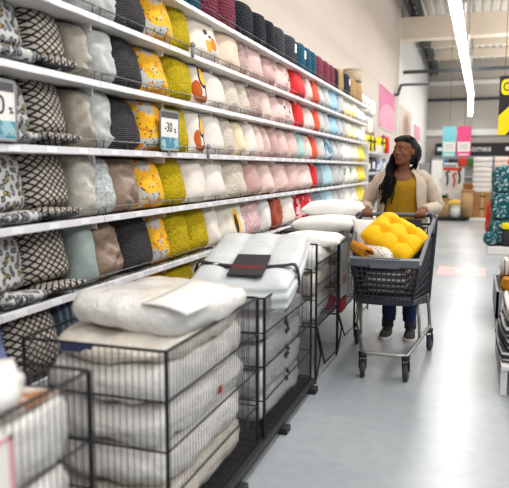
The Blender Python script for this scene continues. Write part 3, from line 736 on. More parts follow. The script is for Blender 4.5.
pillow(-1.10, 5.45, 1.08, .40, .58, .14, (.05, 0, .08), 'white bed pillow stacked on top of another beside the shopping cart', 53)
pillow(-1.15, 6.1, .965, .42, .62, .18, (0, 0, .0), 'white bed pillow on the farthest bin, behind the shopper', 54)
o = bag('folded_fabric', -1.02, 4.62, .30, .1, .2, .09, M['redcloth'], 'dark red folded fabric in the legged bin', 'fabric', None, 56, puff=.6)
o.data.materials[0] = mat('wine_fabric', (150, 34, 56), .8); o.location = (-1.0, 4.66, .385)
t = thing('price_sheet', 'white price sheet with a pink mark on the bin beside the cart', 'sign', (-.945, 5.02, .42))
boxo('card', (-.002, .002, -.13, .13, 0, .42), M['paper'], t)
boxo('pink_mark', (.0021, .0035, -.09, .09, .1, .16), M['pinkpaper'], t)
boxo('bag_holder', (-.02, .0, -.1, .1, -.12, -.02), M['red_print'], t)

# ------------------------------------------------------------------ shopping cart
cart = thing('shopping_cart', 'grey plastic shopping cart pushed by the woman, loaded with a yellow cushion', 'shopping cart', (-.57, 4.75, 0))
CX, CY = -.57, 4.75
FY, RY = 4.30 - CY, 5.17 - CY
def lerp(a, b, t): return a + (b - a) * t
def wallpt(side, s, t):
    """point on a basket wall; side front/back/left/right, s along, t up"""
    FT, FB = (-.215 + .02, .225 + .02), (-.175 + .02, .185 + .02)      # x ranges at the front: top, bottom
    RT, RB = (-.30, .285), (-.25, .25)
    zf0, zf1, zr0, zr1 = .53, .77, .41, .99
    if side == 'front': return Vector((lerp(lerp(FB[0], FT[0], t), lerp(FB[1], FT[1], t), s), FY + .05 * (1 - t) - .02 * math.sin(PI * s), lerp(zf0, zf1, t)))
    if side == 'back': return Vector((lerp(lerp(RB[0], RT[0], t), lerp(RB[1], RT[1], t), s), RY, lerp(zr0, zr1, t)))
    k = 0 if side == 'left' else 1
    y0 = FY + .05 * (1 - t)
    return Vector((lerp(lerp(FB[k], FT[k], t), lerp(RB[k], RT[k], t), s), lerp(y0, RY, s), lerp(lerp(zf0, zr0, s), lerp(zf1, zr1, s), t)))
def lattice(side, nu, nv, name='basket_wall'):
    bm = bmesh.new()
    for i in range(nu + 1): tube(bm, [wallpt(side, i / nu, k / 6) for k in range(7)], (.0055, .0045), 6)
    for j in range(nv + 1):
        tube(bm, [wallpt(side, k / 12, j / nv) for k in range(13)], .0055 if 0 < j < nv else .009, 6)
    return build(name, bm, M['cart'], cart, True)
lattice('front', 13, 7); lattice('back', 14, 8); lattice('left', 22, 8); lattice('right', 22, 8)
bm = bmesh.new()
for i in range(12):
    f = i / 11; a = wallpt('left', f, 0); b = wallpt('right', f, 0); tube(bm, [a, b], .006, 6)
for i in range(9):
    f = i / 8; tube(bm, [wallpt('front', f, 0), wallpt('back', f, 0)], .006, 6)
build('basket_floor', bm, M['cart'], cart, True)
# rims and lower band
bm = bmesh.new()
def band(side, t0, t1, out, n=12, th=.012):
    vs = []
    for k in range(n + 1):
        s = k / n; a = wallpt(side, s, t0); b = wallpt(side, s, t1); o = Vector(out)
        vs.append([bm.verts.new(q) for q in (a + o * .4, b + o, b + o + Vector((0, 0, .012)) - o * 1.6, a - o * .6)])
    for p, q in zip(vs, vs[1:]):
        for i in range(4): bm.faces.new((p[i], q[i], q[(i + 1) % 4], p[(i + 1) % 4]))
    bm.faces.new(vs[0]); bm.faces.new(vs[-1][::-1])
band('front', .98, 1.22, (0, -.014, 0)); band('left', .97, 1.08, (-.014, 0, 0)); band('right', .97, 1.08, (.014, 0, 0))
build('basket_rim', bm, M['cart_l'], cart)
bm = bmesh.new()
band('front', -.10, .06, (0, -.012, 0)); band('left', -.07, .05, (-.01, 0, 0)); band('right', -.07, .05, (.01, 0, 0)); band('back', -.05, .05, (0, .01, 0))
build('bottom_band', bm, M['cart'], cart)
# raised centre plate on the front rim
bm = bmesh.new()
pr = [(-.10, .0), (-.085, -.032), (.095, -.032), (.115, .0), (.105, .04), (-.09, .04)]
loft(bm, [[(x + .025, FY - .034, .795 + z) for x, z in pr], [(x + .025, FY - .008, .795 + z) for x, z in pr]]); build('front_plate', bm, M['cart_l'], cart, bevel=.004)
# rear corner posts carrying the handle
for k, s in ((0, -1), (1, 1)):
    a = wallpt('left' if k == 0 else 'right', 1, -.04); b = wallpt('left' if k == 0 else 'right', 1, 1.0)
    bm = bmesh.new(); tube(bm, rod_curve([a, a.lerp(b, .5), b, b + Vector((-s * .012, .045, .06))], 4), (.022, .03), 10)
    build('corner_post', bm, M['cart'], cart, True)
    bm = bmesh.new(); tube(bm, rod_curve([b + Vector((0, -.26, -.055)), b + Vector((0, -.1, .0)), b + Vector((-s * .012, .03, .058)), b + Vector((-s * .05, .06, .065))], 5), (.018, .014), 10)
    build('handle_bracket', bm, M['black'], cart, True)
HZ = 1.055; HY = RY + .06
bm = bmesh.new(); tube(bm, [(-.27 + .54 * k / 10, HY, HZ) for k in range(11)], .016, 12); build('handle', bm, M['cart_l'], cart, True)
# fold-down child seat flap
bm = bmesh.new()
for i in range(9): tube(bm, [(-.22 + .44 * i / 8, RY - .03, .62), (-.22 + .44 * i / 8, RY - .12, .97)], .005, 6)
for zz, yy in ((.62, -.03), (.74, -.06), (.86, -.092), (.97, -.12)): tube(bm, [(-.24, RY + yy, zz), (.24, RY + yy, zz)], .008, 6)
build('seat_flap', bm, M['black'], cart, True)
bm = bmesh.new(); box(bm, .09, .2, -.012, .012, -.05, .09); o = build('seat_plate', bm, M['black'], cart, bevel=.01); o.location = (0, RY - .1, .945); o.rotation_euler = (R_(-14), 0, 0)
# frame
ca_, cb_ = Vector((-.285, RY - .02, .20)), Vector((-.118, FY + .04, .182)); cc_, cd_ = Vector((.195, FY + .04, .182)), Vector((.285, RY - .02, .20))
base = rod_curve([ca_, ca_.lerp(cb_, .5), cb_, (-.105, FY + .006, .18), (-.075, FY - .006, .18), (.04, FY - .006, .18), (.15, FY - .006, .18), (.18, FY + .006, .18), cc_, cc_.lerp(cd_, .5), cd_], 6)
bm = bmesh.new(); tube(bm, base, .0135, 10); build('base_frame', bm, M['tube'], cart, True)
for s, xf, xt in ((-1, -.11, -.165), (1, .185, .205)):
    bm = bmesh.new(); tube(bm, rod_curve([(s * .28, RY - .03, .2), (s * .27, RY - .02, .32), (s * .255, RY - .02, .45)], 6), .0125, 8); build('rear_leg', bm, M['tube'], cart, True)
    bm = bmesh.new(); tube(bm, [((-.19, .235)[s > 0], RY - .43, .19), ((-.20, .215)[s > 0], RY - .40, .49)], .0105, 8); build('side_brace', bm, M['tube'], cart, True)
# casters
def caster(x, y, a):
    bm = bmesh.new(); tube(bm, [(0, 0, .148), (0, 0, .182)], [.026, .03], 14)
    for s in (-1, 1):
        tube(bm, [(s * .02, 0, .15), (s * .022, .02, .11), (s * .022, .028, .064)], (.005, .014), 8)
    c = build('caster_fork', bm, M['black'], cart, True); c.location = (x, y, 0); c.rotation_euler = (0, 0, a)
    bm = bmesh.new(); rg = []
    for xx, rr in ((-.016, .03), (-.016, .052), (-.011, .062), (.011, .062), (.016, .052), (.016, .03)):
        rg.append([(xx, .028 + rr * math.cos(2 * PI * k / 24), .064 + rr * math.sin(2 * PI * k / 24)) for k in range(24)])
    loft(bm, rg); build('wheel', bm, M['rubber'], c, True)
    bm = bmesh.new(); tube(bm, [(-.02, .028, .064), (.02, .028, .064)], .02, 12); build('hub', bm, M['greyplastic'], c, True)
caster(-.105, FY - .0, R_(8)); caster(.18, FY + .0, R_(-4)); caster(-.285, RY - .05, R_(5)); caster(.28, RY - .05, R_(-10))

# things in the cart
bm = bmesh.new(); n = 44; SZ = .39; g = {}
for s in (1, -1):
    for i in range(n + 1):
        for j in range(n + 1):
            if s == -1 and (i in (0, n) or j in (0, n)): g[s, i, j] = g[1, i, j]; continue
            u, v = i / n * 2 - 1, j / n * 2 - 1
            e = max(0, (1 - abs(u) ** 3) * (1 - abs(v) ** 3)) ** .5
            d = min(math.hypot(u - a, v - b) for a in (-.36, .36) for b in (-.36, .36))
            q = min(abs(u - .36), abs(u + .36), abs(v - .36), abs(v + .36))
            th = .084 * e * (1 - .8 * math.exp(-(d / .13) ** 2)) * (1 - .2 * math.exp(-(q / .07) ** 2))
            k = 1 - .06 * (abs(u) ** 4 * abs(v) ** 4)
            z = .02 * noise.noise(Vector((u * 2, v * 2, s)))* e
            g[s, i, j] = bm.verts.new((u * SZ / 2 * k, v * SZ / 2 * k, s * th + z))
    for i in range(n):
        for j in range(n): bm.faces.new((g[s, i, j], g[s, i + 1, j], g[s, i + 1, j + 1], g[s, i, j + 1]))
pad = build('tufted_cushion', bm, M['yel_pad'], smooth=True)
ax = Vector((.31, -.06, -.17)).normalized(); nz_ = ax.cross(Vector((.14, .33, .15))).normalized(); by = nz_.cross(ax)
pad.matrix_world = Matrix(((ax.x, by.x, nz_.x, -.52), (ax.y, by.y, nz_.y, 4.66), (ax.z, by.z, nz_.z, .935), (0, 0, 0, 1)))
tag(pad, 'bright yellow tufted seat cushion lying on top of the shopping cart', 'cushion')
for a in (-.36, .36):
    for b in (-.36, .36):
        for s in (1,):
            bm = bmesh.new(); ellipsoid(bm, (a * SZ / 2, b * SZ / 2, s * .018), (.009, .009, .005)); build('tuft_button', bm, M['yel_pad'], pad, True)
bm = bmesh.new(); tube(bm, [(SZ / 2, -SZ / 2, 0), (SZ / 2 + .03, -SZ / 2 - .01, -.03), (SZ / 2 + .02, -SZ / 2 - .02, -.09)], .005, 6); build('tie', bm, M['yel_pad'], pad, True)
o = build('cushion', cushion_bm(.34, .34, .13, 71, 18), K['white']['m'], smooth=True); o.location = (-.66, 4.85, .72); o.rotation_euler = (0, R_(-20), R_(-60))
tag(o, 'white cushion standing in the cart behind the yellow tufted one', 'cushion', 'cushions in the cart')
o = build('cushion', cushion_bm(.3, .3, .15, 72, 18), M['speckle'], smooth=True); o.location = (-.585, 4.40, .79); o.rotation_euler = (R_(8), R_(72), R_(80))
o.location = (-.66, 4.45, .79)
tag(o, 'white cushion with black speckles behind the front rim of the cart', 'cushion', 'cushions in the cart')
bm = bmesh.new()
pts = rod_curve([(-.075 + .15 * k / 8, .01 * math.sin(k), .01 * math.cos(k * 2)) for k in range(9)], 3)
pts = [Vector((.0 + .05 * math.cos(a / 10) * (1 - a / 70), 0, .05 * math.sin(a / 10) * (1 - a / 70))) for a in range(0, 62)]
va = [[bm.verts.new(p + Vector((0, yy, 0)) + Vector((noise.noise(p * 30 + Vector((0, yy * 9, 0))), 0, noise.noise(p * 25 + Vector((5, yy * 9, 0))))) * .01) for yy in (-.13, -.065, 0, .065, .13)] for p in pts]
for a, b in zip(va, va[1:]):
    for k in range(4): bm.faces.new((a[k], b[k], b[k + 1], a[k + 1]))
o = build('rolled_throw', bm, M['mus_throw'], smooth=True); md = o.modifiers.new('s', 'SOLIDIFY'); md.thickness = .016; md.offset = 0
o.location = (-.725, 4.42, .855); o.rotation_euler = (R_(5), 0, R_(30))
tag(o, 'mustard orange rolled throw at the front left corner of the cart', 'throw')
bag('folded_throw', -.56, 4.66, .56, .32, .42, .17, M['strp'], 'dark grey striped folded throw deep inside the cart basket', 'throw', None, 75, puff=.5)
bag('folded_throw', -.58, 4.9, .50, .40, .34, .24, M['tanw'], 'brown folded throw deep inside the cart basket behind the striped one', 'throw', None, 76, puff=.5).data.materials[0] = mat('brown_throw', (110, 84, 72), .9)

# ------------------------------------------------------------------ woman
PX, PY = -.565, 5.52
woman = thing('person', 'woman in cream cardigan and mustard top pushing the grey shopping cart', 'person', (PX, PY, 0))
yawH = R_(-34)      # head turned to her right
HC = Vector((.018, -.025, 1.556))
HM = Matrix.Translation(HC) @ Matrix.Rotation(yawH, 4, 'Z') @ Matrix.Rotation(R_(2), 4, 'X') @ Matrix.Diagonal((1.03, 1, .93, 1))
def hp(x, y, z): return HM @ Vector((x, y, z))
bm = bmesh.new()
# skull and face, local: face to -y, chin at z=-.115, crown at +.115
prof = [(-.118, .026, .022, -.064), (-.108, .040, .036, -.058), (-.09, .051, .054, -.042), (-.065, .060, .068, -.028), (-.04, .062, .080, -.016), (-.01, .067, .090, -.006), (.02, .071, .096, .0), (.05, .072, .097, .004), (.08, .064, .088, .008), (.10, .048, .068, .010), (.113, .026, .040, .010), (.117, .008, .012, .010)]
rg = []
for z, rx, ry, oy in prof: rg.append([hp(*p) for p in ering((0, oy, z), rx, ry, 28, e=2.15)])
loft(bm, rg)
def hell(c, r, rx=0): ellipsoid(bm, hp(*c), r, Euler((rx, 0, yawH)))
tube(bm, [hp(0, -.088, .026), hp(0, -.096, .008), hp(0, -.102, -.014), hp(0, -.104, -.020)], [.008, .011, .015, .016], 10)   # nose
hell((-.015, -.094, -.023), (.012, .011, .009)); hell((.015, -.094, -.023), (.012, .011, .009))
hell((0, -.092, -.048), (.024, .016, .009)); hell((0, -.088, -.062), (.022, .016, .009))           # mouth mound
hell((0, -.082, -.098), (.022, .018, .016))                                                        # chin
for s in (-1, 1):
    hell((s * .042, -.060, -.022), (.024, .022, .026)); hell((s * .030, -.079, .038), (.024, .012, .007))  # cheek, brow ridge
    hell((s * .071, .012, -.005), (.010, .022, .032))                                               # ear
# neck, trunk
def ring(z, rx, ry, cy=0, cx=0, n=24): return [(x, y, zz) for x, y, zz in ering((cx, cy, z), rx, ry, n, e=2.2)]
loft(bm, [ring(1.30, .075, .06, .012), ring(1.38, .056, .056, .008), ring(1.43, .050, .053, .0, .006), ring(1.47, .050, .053, -.006, .012), ring(1.52, .046, .05, -.006, .016)])
loft(bm, [ring(.80, .16, .10, .01), ring(.92, .165, .105, .01), ring(1.04, .13, .088, .005), ring(1.16, .135, .09, .0), ring(1.26, .15, .10, .0), ring(1.33, .155, .09, .008), ring(1.375, .12, .07, .012), ring(1.40, .065, .05, .012)])
# arms to the handle
HGX = {-1: (-.245, .0), 1: (.175, .0)}
arms = {}
hy = CY + HY - PY                     # handle y in woman space
for s in (-1, 1):
    sh = Vector((s * .158, .012, 1.345)); wr = Vector((HGX[s][0] + s * .012, hy + .085, 1.085))
    el = Vector((s * .275 - .01, -.0 + .03, 1.12))
    arms[s] = (sh, el, wr)
    tube(bm, rod_curve([sh, sh.lerp(el, .5) + Vector((s * .012, .01, 0)), el, el.lerp(wr, .5), wr], 5), [lerp(.046, .026, k / 20) for k in range(21)], 12)
# legs
for s, fx in ((-1, -.085), (1, .085)):
    hip = Vector((s * .085, .01, .86)); kn = Vector((fx * 1.0, -.02, .47)); an = Vector((fx, .02, .08))
    tube(bm, rod_curve([hip, hip.lerp(kn, .5), kn, kn.lerp(an, .4), an], 5), [lerp(.078, .058, k / 10) if k <= 10 else lerp(.058, .036, (k - 10) / 10) for k in range(21)], 12)
# hands gripping the handle
hz = HZ
for s in (-1, 1):
    hx = HGX[s][0]; cxh = hx
    wr = arms[s][2]
    # palm on top/behind the bar
    tube(bm, rod_curve([wr, Vector((hx + s * .006, hy + .055, 1.085)), Vector((hx, hy + .018, 1.083)), Vector((hx, hy - .006, 1.080))], 4), [(.024, .018)] * 3 + [(.034, .016)] * 10, 10)
    for k in range(4):
        fx = hx + (-.031 + .0205 * k); ln = (.9, 1, .97, .82)[k] if s > 0 else (.82, .97, 1, .9)[k]
        rr = .0092
        R0 = .016 + rr
        pts = [Vector((fx, hy + R0 * math.cos(a) * 1.0, hz + R0 * math.sin(a))) for a in [R_(d) for d in (80, 115, 150, 185, 185 + 45 * ln, 185 + 85 * ln)]]
        tube(bm, pts, [rr * 1.05, rr * 1.1, rr, rr, rr * .95, rr * .8], 8)
    tx = hx - s * .036     # thumb on the inner side, wrapped under
    tube(bm, rod_curve([Vector((hx - s * .02, hy + .05, 1.078)), Vector((tx, hy + .034, 1.062)), Vector((tx - s * .004, hy + .016, 1.034)), Vector((tx + s * .0, hy - .008, 1.028))], 4), [.012] * 6 + [.0105] * 5 + [.0085] * 2, 8)
body = remeshed('body', bm, M['skin'], woman, .0042, 5, .5)
# face details
def fpart(name, c, r, m, rx=0, ry=0, lab=None):
    b = bmesh.new(); ellipsoid(b, (0, 0, 0), r, None, 16, 10); o = build(name, b, m, woman, True)
    o.matrix_local = HM @ Matrix.Translation(c) @ Euler((rx, ry, 0)).to_matrix().to_4x4(); return o
for s in (-1, 1):
    fpart('eye', (s * .029, -.081, .020), (.0135, .010, .0066), M['eye'])
    fpart('iris', (s * .029 - .003, -.0885, .0205), (.0068, .004, .0062), M['iris'])
    fpart('eyelid', (s * .029, -.082, .0262), (.0155, .0118, .0036), M['skin'], 0, s * .1)
    b = bmesh.new(); tube(b, rod_curve([(s * .013, -.093, .043), (s * .028, -.091, .0475), (s * .047, -.078, .041)], 5), (.0026, .0024), 6)
    o = build('eyebrow', b, M['hair'], woman, True); o.matrix_local = HM
fpart('upper_lip', (0, -.103, -.048), (.021, .0075, .0052), M['lip'], R_(10)); fpart('lower_lip', (0, -.100, -.0585), (.019, .0085, .0062), M['lip'])
# hair: cap plus braids
bm = bmesh.new()
cap = []
for k, (z, rx, ry, oy) in enumerate([(-.10, .060, .045, .060), (-.07, .074, .062, .052), (-.04, .079, .075, .044), (-.01, .081, .086, .036), (.02, .081, .090, .036), (.045, .081, .092, .034), (.07, .078, .094, .026), (.09, .070, .092, .016), (.108, .056, .080, .009), (.124, .034, .05, .010), (.130, .01, .014, .010)]):
    cap.append([hp(*p) for p in ering((0, oy, z), rx, ry, 28)])
loft(bm, cap)
ellipsoid(bm, hp(.018, .075, -.015), (.076, .066, .10), Euler((R_(8), 0, yawH)))      # bundle behind the head
rnd = random.Random(3)
for k in range(15):                                                                # braids laid over the crown
    a = lerp(-.066, .066, k / 14)
    top = math.sqrt(max(0, 1 - (a / .084) ** 2))
    pts = [hp(a * .95, -.072 * top + .008, .078 + .018 * (1 - abs(a) / .07)), hp(a, -.045, .088 + .030 * top), hp(a * .9, .01, .094 + .040 * top), hp(a * .7, .085, .06 + .02 * top), hp(a * .5, .12, -.01)]
    tube(bm, rod_curve(pts, 6), [.0072 + .0012 * math.sin(q * 2.2) for q in range(25)], 6)
for k in range(34):                                                               # loose braids over her right shoulder
    f = k / 33; j = rnd.uniform(-1, 1)
    st = hp(lerp(-.072, -.03, f), lerp(-.03, .085, f), lerp(.03, -.06, f) + .01 * j)
    x1 = lerp(-.145, -.045, rnd.random()); zb = lerp(1.12, 1.26, rnd.random())
    mid1 = Vector((lerp(-.125, -.055, f), lerp(-.085, -.02, f) - .012 * j, 1.42)); mid2 = Vector((x1 * .98, -.118 + .015 * j, 1.31)); end = Vector((x1 - .035 + .012 * j, -.128 + .008 * j, zb))
    pts = rod_curve([st, mid1, mid2, mid2.lerp(end, .5) + Vector((.008 * j, -.006, 0)), end], 7)
    pts = [p + Vector((noise.noise(p * 22 + Vector((k, 0, 0))), noise.noise(p * 22 + Vector((0, k, 0))), 0)) * .012 for p in pts]
    tube(bm, pts, [.0082 + .0014 * math.sin(q * 2.1) - .003 * (q / len(pts)) for q in range(len(pts))], 6)
for k in range(14):                                                               # braids falling behind her neck
    f = k / 13; st = hp(lerp(.075, .0, f), lerp(.04, .12, f), -.03)
    pts = rod_curve([st, st + Vector((.012, .02, -.07)), Vector((lerp(.085, .0, f), .075, 1.36)), Vector((lerp(.1, .0, f), .115, 1.2))], 6)
    tube(bm, pts, .0085, 6)
build('hair', bm, M['hair'], woman, True)
# mustard top: follows the trunk, scooped neckline
bm = bmesh.new(); rr = []
n = 40
for z, rx, ry, cy in [(.86, .172, .115, .01), (.93, .178, .12, .005), (1.0, .165, .118, .0), (1.08, .152, .114, -.004), (1.16, .152, .115, -.006), (1.24, .162, .122, -.008), (1.30, .166, .116, -.002), (1.345, .158, .098, .006), (1.375, .125, .082, .01), (1.395, .088, .07, .012)]:
    rg = ering((0, cy, z), rx, ry, n, e=2.25); out = []
    for i, (x, y, zz) in enumerate(rg):
        fr = max(0, -(y - cy) / ry)
        if z > 1.3: zz -= (z - 1.3) * .85 * fr ** 3
        fold = .006 * math.sin(x * 46 + z * 18 + 2 * math.sin(z * 14)) * fr
        out.append((x, y - fold + .004 * noise.noise(Vector((x * 12, y * 12, z * 12))), zz))
    rr.append(out)
loft(bm, rr, cap=False)
o = build('mustard_top', bm, M['top'], woman, True)
md = o.modifiers.new('s', 'SOLIDIFY'); md.thickness = .006; md.offset = 1; md = o.modifiers.new('ss', 'SUBSURF'); md.levels = 1; md.render_levels = 1
# cardigan: open front body and sleeves
bm = bmesh.new(); rows = []
for z, rx, ry, cy, gap in [(.62, .225, .155, .02, 62), (.72, .228, .158, .02, 58), (.84, .222, .156, .015, 52), (.96, .208, .15, .01, 46), (1.08, .196, .145, .004, 40), (1.18, .194, .144, .0, 36), (1.27, .200, .138, .002, 34), (1.33, .194, .118, .01, 34), (1.37, .158, .096, .014, 36), (1.40, .108, .08, .016, 44), (1.42, .075, .07, .018, 62)]:
    row = []
    for k in range(33):
        a = R_(-90 + gap + (360 - 2 * gap) * k / 32)
        ca, sa = math.cos(a), math.sin(a)
        x = rx * math.copysign(abs(ca) ** .9, ca); y = cy + ry * math.copysign(abs(sa) ** .9, sa)
        w = .006 * math.sin(k * 1.3 + z * 15)
        row.append(bm.verts.new((x * (1 + w), y * (1 + w), z - (.015 if z > 1.38 and sa < 0 else 0))))
    rows.append(row)
for a, b in zip(rows, rows[1:]):
    for k in range(32): bm.faces.new((a[k], a[k + 1], b[k + 1], b[k]))
o = build('cardigan', bm, M['cardigan'], woman, True)
md = o.modifiers.new('s', 'SOLIDIFY'); md.thickness = .014; md.offset = 0; md = o.modifiers.new('ss', 'SUBSURF'); md.levels = 1; md.render_levels = 1
for s in (-1, 1):
    sh, el, wr = arms[s]
    bm = bmesh.new()
    a = sh + Vector((-s * .05, 0, .012)); end = wr.lerp(el, .12)
    pts = rod_curve([a, sh + Vector((s * .012, 0, -.01)), sh.lerp(el, .5) + Vector((s * .02, .01, 0)), el + Vector((s * .012, .008, -.01)), el.lerp(end, .5) + Vector((s * .008, 0, -.012)), end], 6)
    L = len(pts); rad = []
    for k in range(L):
        f = k / (L - 1); r = lerp(.054, .060, min(1, f * 3)) if f < .5 else lerp(.060, .040, (f - .5) * 2)
        rad.append(r + .004 * math.sin(k * 1.9))
    tube(bm, pts, rad, 16); build('cardigan_sleeve', bm, M['cardigan'], woman, True)
    bm = bmesh.new(); d = (end - el).normalized(); tube(bm, [end - d * .03, end, end + d * .012], [.044, .046, .041], 16); build('cuff', bm, M['cardigan'], woman, True)
# jeans and shoes
bm = bmesh.new()
loft(bm, [ring(.84, .165, .112, .01), ring(.90, .172, .118, .01), ring(.99, .165, .112, .008)])
for s, fx in ((-1, -.085), (1, .085)):
    tube(bm, rod_curve([(s * .082, .01, .88), (s * .086, .0, .66), (fx, -.02, .47), (fx, .006, .28), (fx, .018, .13)], 6), [lerp(.094, .072, k / 12) if k <= 12 else lerp(.072, .055, (k - 12) / 12) + .003 * math.sin(k * 2.2) for k in range(25)], 16)
remeshed('jeans', bm, M['jeans'], woman, .008, 4)
for s, fx in ((-1, -.095), (1, .095)):
    bm = bmesh.new()
    rg = []
    for y, w, h in ((.075, .028, .07), (.05, .038, .095), (.01, .042, .10), (-.03, .044, .088), (-.08, .048, .07), (-.13, .047, .055), (-.165, .036, .042), (-.185, .016, .03)):
        rg.append([(fx + s * .012 * (y < 0) * abs(y) * 4 + w * math.cos(a), y, .022 + (h - .02) * max(0, math.sin(a)) ** .8) for a in [PI * k / 12 for k in range(13)]])
    loft(bm, rg)
    tube(bm, [(fx, .02, .07), (fx, .016, .15)], [(.05, .05), (.047, .05)], 14)
    sh_ = build('shoe', bm, M['shoe'], woman, True)
    bm = bmesh.new(); out = [(.085, .02), (.06, .04), (0, .047), (-.08, .052), (-.14, .05), (-.18, .036), (-.198, .012)]
    pl = [(fx + w, y) for y, w in out] + [(fx - w, y) for y, w in out[::-1]]
    pl = [(x + s * .012 * (y < 0) * abs(y) * 4, y) for x, y in pl]
    loft(bm, [[(x, y, 0) for x, y in pl], [(x, y, .026) for x, y in pl]]); build('sole', bm, M['sole'], sh_, bevel=.004)
    bm = bmesh.new()
    for k in range(4): tube(bm, [(fx - .028, -.03 - .022 * k, .088 - .009 * k), (fx, -.035 - .022 * k, .098 - .010 * k), (fx + .028, -.03 - .022 * k, .088 - .009 * k)], .003, 6)
    build('laces', bm, M['black'], sh_, True)

# ------------------------------------------------------------------ right hand side displays
t = thing('display_rack', 'low white metal rack at right edge holding folded throws', 'rack', (.52, 4.75, 0), group='low racks at the right edge')
boxo('tray', (-.32, .32, -.55, .55, .17, .2), M['shelf'], t, .005)
for sx in (-.3, .3):
    for sy in (-.5, .5): boxo('leg', (sx - .02, sx + .02, sy - .02, sy + .02, 0, .17), M['shelf'], t, .004)
boxo('bottom_rail', (-.32, -.29, -.5, .5, .05, .075), M['greyplastic'], t)
for i, (m, h_, lab) in enumerate((('strp', .075, 'dark striped folded throw, lowest on the near right rack'), ('strp', .07, 'dark striped folded throw, second from bottom on the near right rack'), ('strp', .07, 'dark striped folded throw, just below the white ones at right'), ('towelw', .06, 'white folded throw on the dark striped ones at right edge'), ('strp2', .05, 'white throw with thin stripes topping the right edge pile'))):
    z = .2 + (.075, .0, 0, 0, 0)[0] * 0 + sum((.075, .07, .07, .06, .05)[:i])
    bag('folded_throw', .52 + .01 * (i % 2), 4.72, z, .68 - .02 * i, .95 - .05 * i, h_, M[m], lab, 'throw', 'folded throws on the near right rack', 80 + i, (0, 0, R_(2 * (i % 2))), .22, .008, 9)
t = thing('display_rack', 'grey bin behind the white rack at right edge, with tan and yellow throws', 'rack', (.52, 6.5, 0), group='low racks at the right edge')
bm = bmesh.new()
for d in ((-.3, .3, -.5, .5, .1, .13), (-.3, -.28, -.5, .5, .1, .34), (.28, .3, -.5, .5, .1, .34), (-.3, .3, -.5, -.48, .1, .34), (-.3, .3, .48, .5, .1, .34)): box(bm, *d)
build('tray', bm, M['greyplastic'], t)
for sx in (-.27, .27):
    for sy in (-.46, .46): boxo('leg', (sx - .02, sx + .02, sy - .02, sy + .02, 0, .1), M['shelf'], t)
for i, (m, dy, z, lab) in enumerate((('towelw', 0, .13, 'white folded throw in the grey bin at right'), ('mus_throw', -.22, .29, 'mustard folded throw on the grey bin at right'), ('ribbon', .0, .29, 'black folded throw on the grey bin at right'), ('tanw', .22, .29, 'tan folded throw on the grey bin at right'), ('strp2', .02, .43, 'striped folded throw topping the grey bin at right'))):
    bag('folded_throw', .51, 6.5 + dy, z, .5, .22 if i not in (0, 4) else .75 - .1 * i, .15, M[m], lab, 'throw', 'throws in the grey bin', 90 + i, puff=.35, amp=.012)
# teal leaf patterned display on a white plinth
struct_pl = tag(boxo('plinth', (.24, 1.3, 11.35, 12.6, 0, .13), M['white_box'], bevel=.01), 'low white plinth under the teal leaf patterned stools at right', 'plinth')
tg = 'teal leaf patterned soft goods'
bag('floor_cushion', .72, 11.9, .132, .92, .8, .45, M['tealfab'], 'lowest teal leaf patterned floor cushion on the white plinth', 'cushion', tg, 100, puff=.25, amp=.03)
bag('floor_cushion', .73, 11.9, .56, .90, .78, .47, M['tealfab'], 'middle teal leaf patterned floor cushion stacked on the white plinth', 'cushion', tg, 101, puff=.25, amp=.03)
bag('floor_cushion', .74, 11.9, 1.0, .90, .76, .46, M['tealfab'], 'topmost teal leaf patterned floor cushion below the black yellow sign', 'cushion', tg, 102, puff=.3, amp=.03)
o = bag('round_pouf', .29, 11.48, .132, .24, .24, .24, M['tealfab'], 'small round teal leaf patterned pouf at the left plinth corner', 'pouf', tg, 103, puff=.95, amp=.008)
bag('folded_cloth', .30, 12.42, .132, .16, .24, .72, M['redcloth'], 'red orange cloth hanging at the left side of the teal cushions', 'fabric', None, 104, puff=.6, amp=.03)
bag('folded_cloth', .78, 11.95, 1.46, .5, .4, .14, M['redcloth'], 'red orange cloth on top of the teal cushion stack', 'fabric', None, 105, puff=.5, amp=.03)
bag('pouch', .56, 11.36, .42, .2, .12, .28, M['label_dark'], 'black pouch in front of the teal cushions at right edge', 'pouch', None, 106, puff=.6, amp=.01).location = (.56, 11.44, .132)
bag('pouch', .56, 11.36, .42, .2, .12, .12, M['yelbag'], 'small yellow pouch on the black pouch at right edge', 'pouch', None, 107, puff=.6, amp=.01).location = (.54, 11.44, .41)
boxo('white_sticker', (-.09, .05, -.392, -.385, .12, .24), M['paper'], bpy.data.objects['floor_cushion.002'])

# floor marking
o = tag(boxo('floor_marking', (-.44, .19, 8.95, 9.75, .0005, .002), M['floormark']), 'pale pink rectangular marking stuck on the floor of the aisle', 'floor marking')
bm = bmesh.new(); box(bm, -.2, -.02, 9.3, 9.42, .0021, .0028); build('white_patch', bm, M['paper'], o)

# hanging sign, black and yellow
t = thing('hanging_sign', 'black hanging sign with yellow badge and diagonal stripe at upper right', 'sign', (.62, 9.0, 1.84))
hw, hh = .36, .74
boxo('board', (-hw, hw, 0, .04, 0, hh), M['sign_black'], t)
def flatpoly(name, pts, m, y=-.002):
    bm = bmesh.new(); a = [bm.verts.new((x, y, z)) for x, z in pts]; b = [bm.verts.new((x, y + .004, z)) for x, z in pts]
    bm.faces.new(a); bm.faces.new(b[::-1])
    for i in range(len(pts)): bm.faces.new((a[i], a[(i + 1) % len(pts)], b[(i + 1) % len(pts)], b[i]))
    return build(name, bm, m, t)
def rrect(cx, cz, w, h, r, n=5):
    out = []
    for qx, qz, a0 in ((1, 1, 0), (-1, 1, 90), (-1, -1, 180), (1, -1, 270)):
        for k in range(n + 1):
            a = R_(a0 + 90 * k / n); out.append((cx + qx * (w / 2 - r) + r * math.cos(a), cz + qz * (h / 2 - r) + r * math.sin(a)))
    return out
